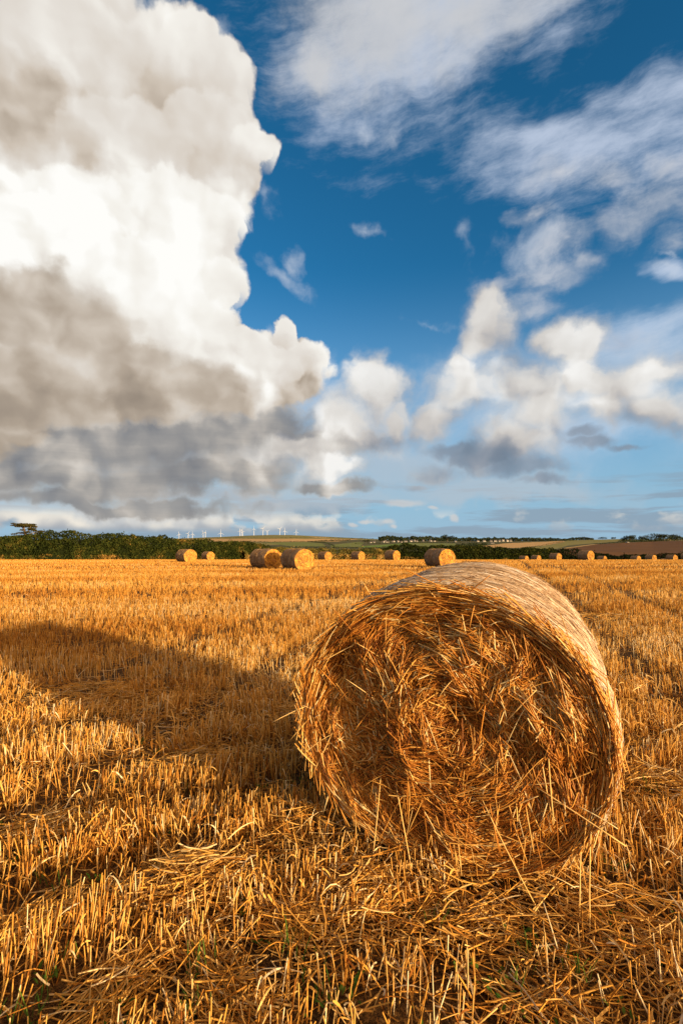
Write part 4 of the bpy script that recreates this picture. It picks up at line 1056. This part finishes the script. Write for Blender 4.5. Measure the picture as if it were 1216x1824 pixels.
far_mass('hedge', [(600, 958.4, 1.2), (640, 959.6, 1.6), (676, 961.4, 2.2)], 'ragged bushes on the skyline left of the village wood', 'bushes', kind='stuff', per=300)  # loose skyline bushes, only named as a hedge
far_mass('wood', [(674, 962.4, 8.0), (690, 963.0, 9.4), (720, 963.4, 8.6), (760, 963.6, 8.6), (790, 963.8, 7.4), (840, 963.8, 7.0), (900, 964.0, 7.0), (950, 963.8, 6.8), (1000, 962.8, 4.4), (1012, 962.6, 3)], 'dark woodland belt along the skyline behind the village', 'wood', kind='stuff', per=6000, depth=0.05)
far_mass('wood', [(1006, 962.4, 2.0), (1014, 962.4, 5.0), (1040, 961.8, 5.2), (1056, 961.6, 3.0)], 'flat dark strip of trees on the skyline above the olive field', 'wood', kind='stuff', per=900)

far_mass('shrubbery', [(656, 967.2, 1.8), (700, 966.8, 2.2), (745, 966.0, 2.4)], 'dark garden bushes in front of the white village houses', 'bushes', kind='stuff', per=170)
far_mass('shrubbery', [(805, 967.4, 2.6), (850, 966.6, 2.2), (912, 965.8, 2.4)], 'dark garden bushes in front of the terraced houses', 'bushes', kind='stuff', per=200)

# single trees one can tell apart
def tree(label, px, Y, w, h, n=420, group='trees on the far hills', leaf=FAR_LEAF, flat=0.9, D=None, boost=0.0):
    D = D or dist_of(px, Y); k = D / F
    x, y, z = spot(px, D)
    root = empty('tree', (x, y, z)); tag(root, label, 'tree', group)
    Hm, Wm = h * k, w * k
    s_ = Soup()
    nb = 8
    for j in range(nb):
        c = np.array([RNG.uniform(-0.36, 0.36) * Wm, RNG.uniform(-0.3, 0.3) * Wm, Hm * RNG.uniform(0.34, 0.78)])
        q = n // nb; d = unit(RNG.normal(size=(q, 3))) * (RNG.random(q) ** 0.4)[:, None]
        leaf_cloud(s_, c + d * np.array([Wm * 0.27, Wm * 0.27, Hm * 0.25]), max(Hm * 0.07, k * 0.5), 0.45 + boost + 0.12 * RNG.normal(size=q) + 0.1 * RNG.normal())
    link('crown', s_.mesh('crown', [leaf], smooth=False), root)
    t_ = Soup(); tt = np.linspace(0, 1, 4)
    strands(t_, np.stack([0.03 * Hm * tt ** 2, 0 * tt, Hm * 0.65 * tt - 0.3], -1)[None], (Hm * 0.035 * (1 - 0.6 * tt))[None], 0.4, sides=6, cap=False)
    for a_ in range(4):
        an = a_ * 1.6 + RNG.random()
        strands(t_, np.stack([Wm * 0.28 * math.cos(an) * tt, Wm * 0.28 * math.sin(an) * tt, Hm * (0.3 + 0.4 * tt)], -1)[None], (Hm * 0.018 * (1 - 0.7 * tt))[None], 0.4, sides=5, cap=False)
    link('trunk', t_.mesh('trunk', [BARK]), root)
tree('big rounded dark tree in the middle of the village', 796, 964.6, 24, 12.5, 700)
tree('dark tree between the white houses and the big village tree', 778, 965.2, 9, 8)
tree('round tree at the left end of the white village houses', 652, 966.6, 13, 6.5)
tree('small round tree between the first white houses', 677, 965.6, 7, 6)
tree('rounded treetop on the skyline above the terraced houses', 881, 962.4, 9, 8)
tree('lone dark tree left of the skyline treetop over the terraced houses', 836, 965, 8, 6.5)
tree('small dark tree right of the terraced houses', 917, 964.2, 7, 6.8)
tree('low flat tree on the skyline, left of a pair', 1072, 960.8, 17, 4.6)
tree('small skyline tree right beside the low flat one', 1091, 960.6, 8, 4.0)
tree('broad green tree at the left end of the copse on the right hill', 1121, 964.6, 23, 12.4, 900, boost=0.12)
tree('mid green tree in the copse, between the broad and the tallest trees', 1144, 963.6, 18, 10.5, 600, boost=0.06)
tree('tallest broad tree crowning the copse on the right hill', 1174, 962.6, 34, 12.6, 1100, boost=0.10)
tree('rounded tree at the right end of the copse, right of the tallest', 1203, 961.6, 24, 10.2, 800, boost=0.04)
tree('low spreading bush tree at the foot of the copse', 1106, 965.6, 13, 4.4)
far_mass('undergrowth', [(1112, 966.0, 4.5), (1150, 964.8, 6.0), (1190, 962.8, 6.5), (1225, 961.4, 7.0)], 'dark undergrowth beneath the copse of trees', 'undergrowth', kind='stuff', per=900)

# ------------------------------------------------------------------ wind-bent pine behind the left hedge
x, y, z = spot(46, 108)
k = 108 / F
pine = empty('pine_tree', (x, y, z)); tag(pine, 'wind bent flat topped pine standing behind the tall hedge', 'pine tree')
Z = lambda row: EYE + (YH - row) * k - z
s_ = Soup()
pads = [(36, 934, 12, 1.6), (50, 936, 10, 2.4), (60, 942, 6, 2.4), (56, 948, 7, 1.8), (28, 935.5, 9, 1.6), (36, 937.5, 9, 1.8), (42, 933.8, 11, 1.7), (53, 934.2, 8, 1.6), (47, 937.5, 11, 2.2), (58, 938, 7, 2.2), (57, 942.5, 8, 2.4), (64, 946.5, 8, 2.0), (62, 950, 7, 2.2), (30, 949.2, 8, 1.7), (29, 951.2, 6, 1.2), (24, 932.5, 5, 1.0), (50, 945, 5, 2.0), (40, 944, 5, 1.6), (36, 955, 14, 2.4), (52, 956, 14, 2.6), (66, 954, 8, 2.4)]
for (px, row, w_, h_) in pads:
    c = np.array([(px - 46) * k, RNG.normal(0, 0.8), Z(row)]); q = int(w_ * h_ * 10)
    d = unit(RNG.normal(size=(q, 3))) * (RNG.random(q) ** 0.45)[:, None]
    leaf_cloud(s_, c + d * np.array([w_ * k, w_ * k * 0.8, h_ * k]), 0.15, 0.48 + 0.15 * RNG.normal(size=q) + 0.08 * RNG.normal())
link('crown', s_.mesh('crown', [PINE_LEAF], smooth=False), pine)
t_ = Soup(); tt = np.linspace(0, 1, 6)
def limb(pts, r0, r1):
    pts = np.array([[(a - 46) * k, dy_, Z(b) if b < 990 else -0.2] for a, b, dy_ in pts]); u_ = np.linspace(0, 1, len(pts))
    P_ = np.stack([np.interp(tt, u_, pts[:, i]) for i in range(3)], -1)
    strands(t_, P_[None], (r0 + (r1 - r0) * tt)[None], 0.5, sides=6, cap=False)
limb([(50, 999, 0), (47, 955, 0), (45, 947, 0.1), (41, 939, 0.2)], 0.34, 0.14)
limb([(45.5, 948, 0), (42, 943, 0.4), (34, 937, 0.6)], 0.16, 0.06); limb([(46, 950, 0), (54, 945, -0.3), (57, 938, -0.4)], 0.18, 0.06)
limb([(47, 953, 0), (56, 950, 0.3), (64, 947, 0.4)], 0.14, 0.05); limb([(46, 952, 0), (40, 950, 0.3), (31, 950, 0.4)], 0.11, 0.04); limb([(43, 942, 0), (46, 937, -0.2), (52, 934, -0.3)], 0.10, 0.04)
link('trunk', t_.mesh('trunk', [BARK]), pine)

# ------------------------------------------------------------------ wind turbines on the far hill
def turbine_parts(root, Ht, Bl, ang):
    s_ = Soup(); tt = np.linspace(0, 1, 5)
    strands(s_, np.stack([0 * tt, 0 * tt, Ht * tt - 1], -1)[None], (1.15 - 0.5 * tt)[None], 0.5, sides=10, cap=False)
    link('tower', s_.mesh('tower', [WHITE]), root)
    s_ = Soup(); yv = np.array([-3.0, -2.4, 0, 3.4, 4.6])
    strands(s_, np.stack([0 * yv, yv, 0 * yv + Ht], -1)[None], np.array([[0.6, 1.2, 1.4, 1.2, 0.4]]), 0.5, sides=8, cap=False, ref=np.array([[[0, 0, 1.0]]]))
    nac = link('nacelle', s_.mesh('nacelle', [WHITE]), root)
    for b in range(3):
        an = ang + b * 2 * math.pi / 3
        u_ = np.linspace(0, 1, 6); ch = np.array([0.4, 0.7, 0.6, 0.45, 0.3, 0.12])
        s_ = Soup()
        P_ = np.stack([np.sin(an) * Bl * u_, 0 * u_ - 3.0, Ht + np.cos(an) * Bl * u_], -1)
        strands(s_, P_[None], ch[None], 0.5, sides=6, cap=False, flat=0.3, ref=np.array([[[0, 1.0, 0]]]))
        link('blade', s_.mesh('blade', [WHITE]), root)
TUR = [(319.5, 951.5, 958.5, 5.8, 'a', -10), (335.6, 950.3, 959.5, 5.2, 'b', 35), (343.3, 951.2, 959.5, 5.8, 'c', 0), (362.4, 948.9, 958.5, 4.8, 'd', -25), (366.3, 948.0, 958.5, 4.8, 'e', 20), (393.6, 949.2, 957.0, 6.8, 'f', 0),
       (427.3, 945.6, 954.4, 5.0, 'g', 10), (430.2, 944.4, 954.4, 4.6, 'h', 50), (432.8, 946.6, 954.4, 4.6, 'i', -20), (452.5, 942.2, 953.8, 6.2, 'j', 2), (468.5, 941.8, 954.6, 5.4, 'k', 40), (476.3, 946.4, 953, 5.4, 'l', 60), (498.4, 942.0, 953.6, 5.6, 'm', 45), (507.2, 945.6, 953.4, 6.4, 'n', 5), (527.6, 947.2, 954.8, 5.8, 'o', 0)]
TLAB = ['leftmost of all the white wind turbines, standing apart', 'white turbine left of its close neighbour, second from the left end', 'white turbine with an upright blade, third from the left end', 'left turbine of a close pair above the dark hedge', 'right turbine of a close pair above the dark hedge', 'white turbine standing alone above the tan field',
        'left turbine of the tight cluster of three', 'middle turbine of the tight cluster of three, set back', 'right and lowest turbine of the tight cluster of three', 'tall turbine just right of the cluster of three', 'tall turbine with two raised blades, left of the short one', 'shortest turbine, blades spread like a Y', 'tall turbine above the pair of near bales, blades spread', 'turbine with upright blade close right of the tall spread one', 'rightmost of all the white wind turbines']
for (px, hub, basey, bl, _k, an), lab in zip(TUR, TLAB):
    D = 2900.0 + 60 * RNG.random(); k = D / F
    x, y, z = spot(px, D)
    root = empty('wind_turbine', (x, y, z), (0, 0, R(RNG.uniform(-14, 14))))
    tag(root, lab, 'wind turbine', 'wind turbines on the far hill')
    turbine_parts(root, EYE + (YH - hub) * k - z, bl * k, R(an))

# ------------------------------------------------------------------ village houses
def house(px, Y, w, h, lab, rot=0.0, group='white village houses', chim=True):
    D = dist_of(px, Y); k = D / F
    x, y, z = spot(px, D)
    root = empty('house', (x, y, z - 0.5), (0, 0, rot)); tag(root, lab, 'house', group)
    W2, D2, Hw = w * k * 0.40, 4.5, h * k * 0.48; Hr = h * k * 0.9
    s_ = Soup()
    v = [(-W2, -D2, 0), (W2, -D2, 0), (W2, D2, 0), (-W2, D2, 0), (-W2, -D2, Hw), (W2, -D2, Hw), (W2, D2, Hw), (-W2, D2, Hw), (-W2, 0, Hr - 0.15), (W2, 0, Hr - 0.15)]
    s_.add(v, Q=[(0, 1, 5, 4), (1, 2, 6, 5), (2, 3, 7, 6), (3, 0, 4, 7)], T=[(4, 8, 7), (5, 6, 9)])
    link('wall', s_.mesh('wall', [RENDER], smooth=False), root)
    s_ = Soup(); e = 0.5
    a_ = [(-W2 - e, -D2 - e, Hw - 0.2), (W2 + e, -D2 - e, Hw - 0.2), (W2 + e, 0, Hr), (-W2 - e, 0, Hr), (W2 + e, D2 + e, Hw - 0.2), (-W2 - e, D2 + e, Hw - 0.2)]
    s_.add(a_, Q=[(0, 1, 2, 3), (3, 2, 4, 5)])
    rf = link('roof', s_.mesh('roof', [SLATE], smooth=False), root)
    if chim:
        s_ = Soup(); c = W2 * 0.8
        v = [(c - .5, -.5, Hr - .8), (c + .5, -.5, Hr - .8), (c + .5, .5, Hr - .8), (c - .5, .5, Hr - .8), (c - .5, -.5, Hr + 1.2), (c + .5, -.5, Hr + 1.2), (c + .5, .5, Hr + 1.2), (c - .5, .5, Hr + 1.2)]
        s_.add(v, Q=[(0, 1, 5, 4), (1, 2, 6, 5), (2, 3, 7, 6), (3, 0, 4, 7), (4, 5, 6, 7)])
        link('chimney', s_.mesh('chimney', [SLATE], smooth=False), rf)
    nw = max(2, int(W2 * 2 / 4.5))
    for i in range(nw):
        cx_ = -W2 + (i + 0.5) * 2 * W2 / nw
        s_ = Soup(); s_.add([(cx_ - .6, -D2 - .03, Hw * .42), (cx_ + .6, -D2 - .03, Hw * .42), (cx_ + .6, -D2 - .03, Hw * .78), (cx_ - .6, -D2 - .03, Hw * .78)], Q=[(0, 1, 2, 3)])
        link('window', s_.mesh('window', [GLASS], smooth=False), root)
HS = [(659.5, 967.0, 3.4, 2.6, 'small white house at the left tip of the village'), (666, 966.8, 6, 4.0, 'white house second from the left tip of the village'), (682, 966.4, 5, 3.6, 'white bungalow right of the small round village tree'), (689, 966.6, 9, 3.4, 'long low white house in the left half of the village'),
      (686, 964.2, 4, 3.0, 'small house above the long low white one'), (700, 965.8, 6, 4.0, 'white gabled house right of the long low one'), (708, 965.6, 5, 3.6, 'pale house at the middle of the village, before the wood'), (713, 966.2, 5.5, 3.2, 'low pale house in front of the middle of the village'), (722, 965.6, 7, 3.6, 'wide pale house just right of the village middle'),
      (731, 965.0, 6, 4.0, 'white house with big roof under the wood'), (737.5, 965.0, 4.5, 4.4, 'tall white house under the wood'), (742.5, 965.2, 3.6, 4.4, 'narrow white house beside the tall one'), (753, 964.8, 3.4, 4, 'lone white cottage among dark trees'), (766, 965.0, 6, 4.4, 'tan house left of the dark village tree'), (773, 965.0, 4.6, 3.4, 'bright white house beside the tan one'),
      (810, 965.8, 4, 3.4, 'small pale house at the right of the big village tree'), (850, 965.2, 5, 3.4, 'tan house at the left of the terraced row'), (861, 965.0, 6, 4.2, 'tan house second in the left half of the terraced row'), (873.5, 965.0, 6, 4.4, 'pale terraced house, first of the bright row'), (881, 965.0, 6, 4.4, 'pale terraced house, second of the bright row'), (888.5, 965.0, 5, 3.8, 'white terraced house, third of the bright row'),
      (895, 964.6, 6, 5.2, 'terraced house with the tallest gable, fourth of the bright row'), (902, 964.6, 5.4, 4.6, 'pale terraced house, fifth of the bright row'), (908.5, 964.8, 6, 4.6, 'pale terraced house, last of the bright row')]
for px, Y, w_, h_, lab in HS:
    house(px, Y, w_ * RNG.uniform(0.75, 1.05), h_ * RNG.uniform(0.8, 1.05), lab, RNG.uniform(-0.5, 0.5))
house(1115, 966.4, 5, 2.0, 'tiny cream barn at the top of the ploughed slope', 0.1, 'farm buildings', chim=False)
house(875, 967.8, 8, 2.0, 'low grey roofed barn below the terraced houses', 0.1, 'farm buildings', chim=False)
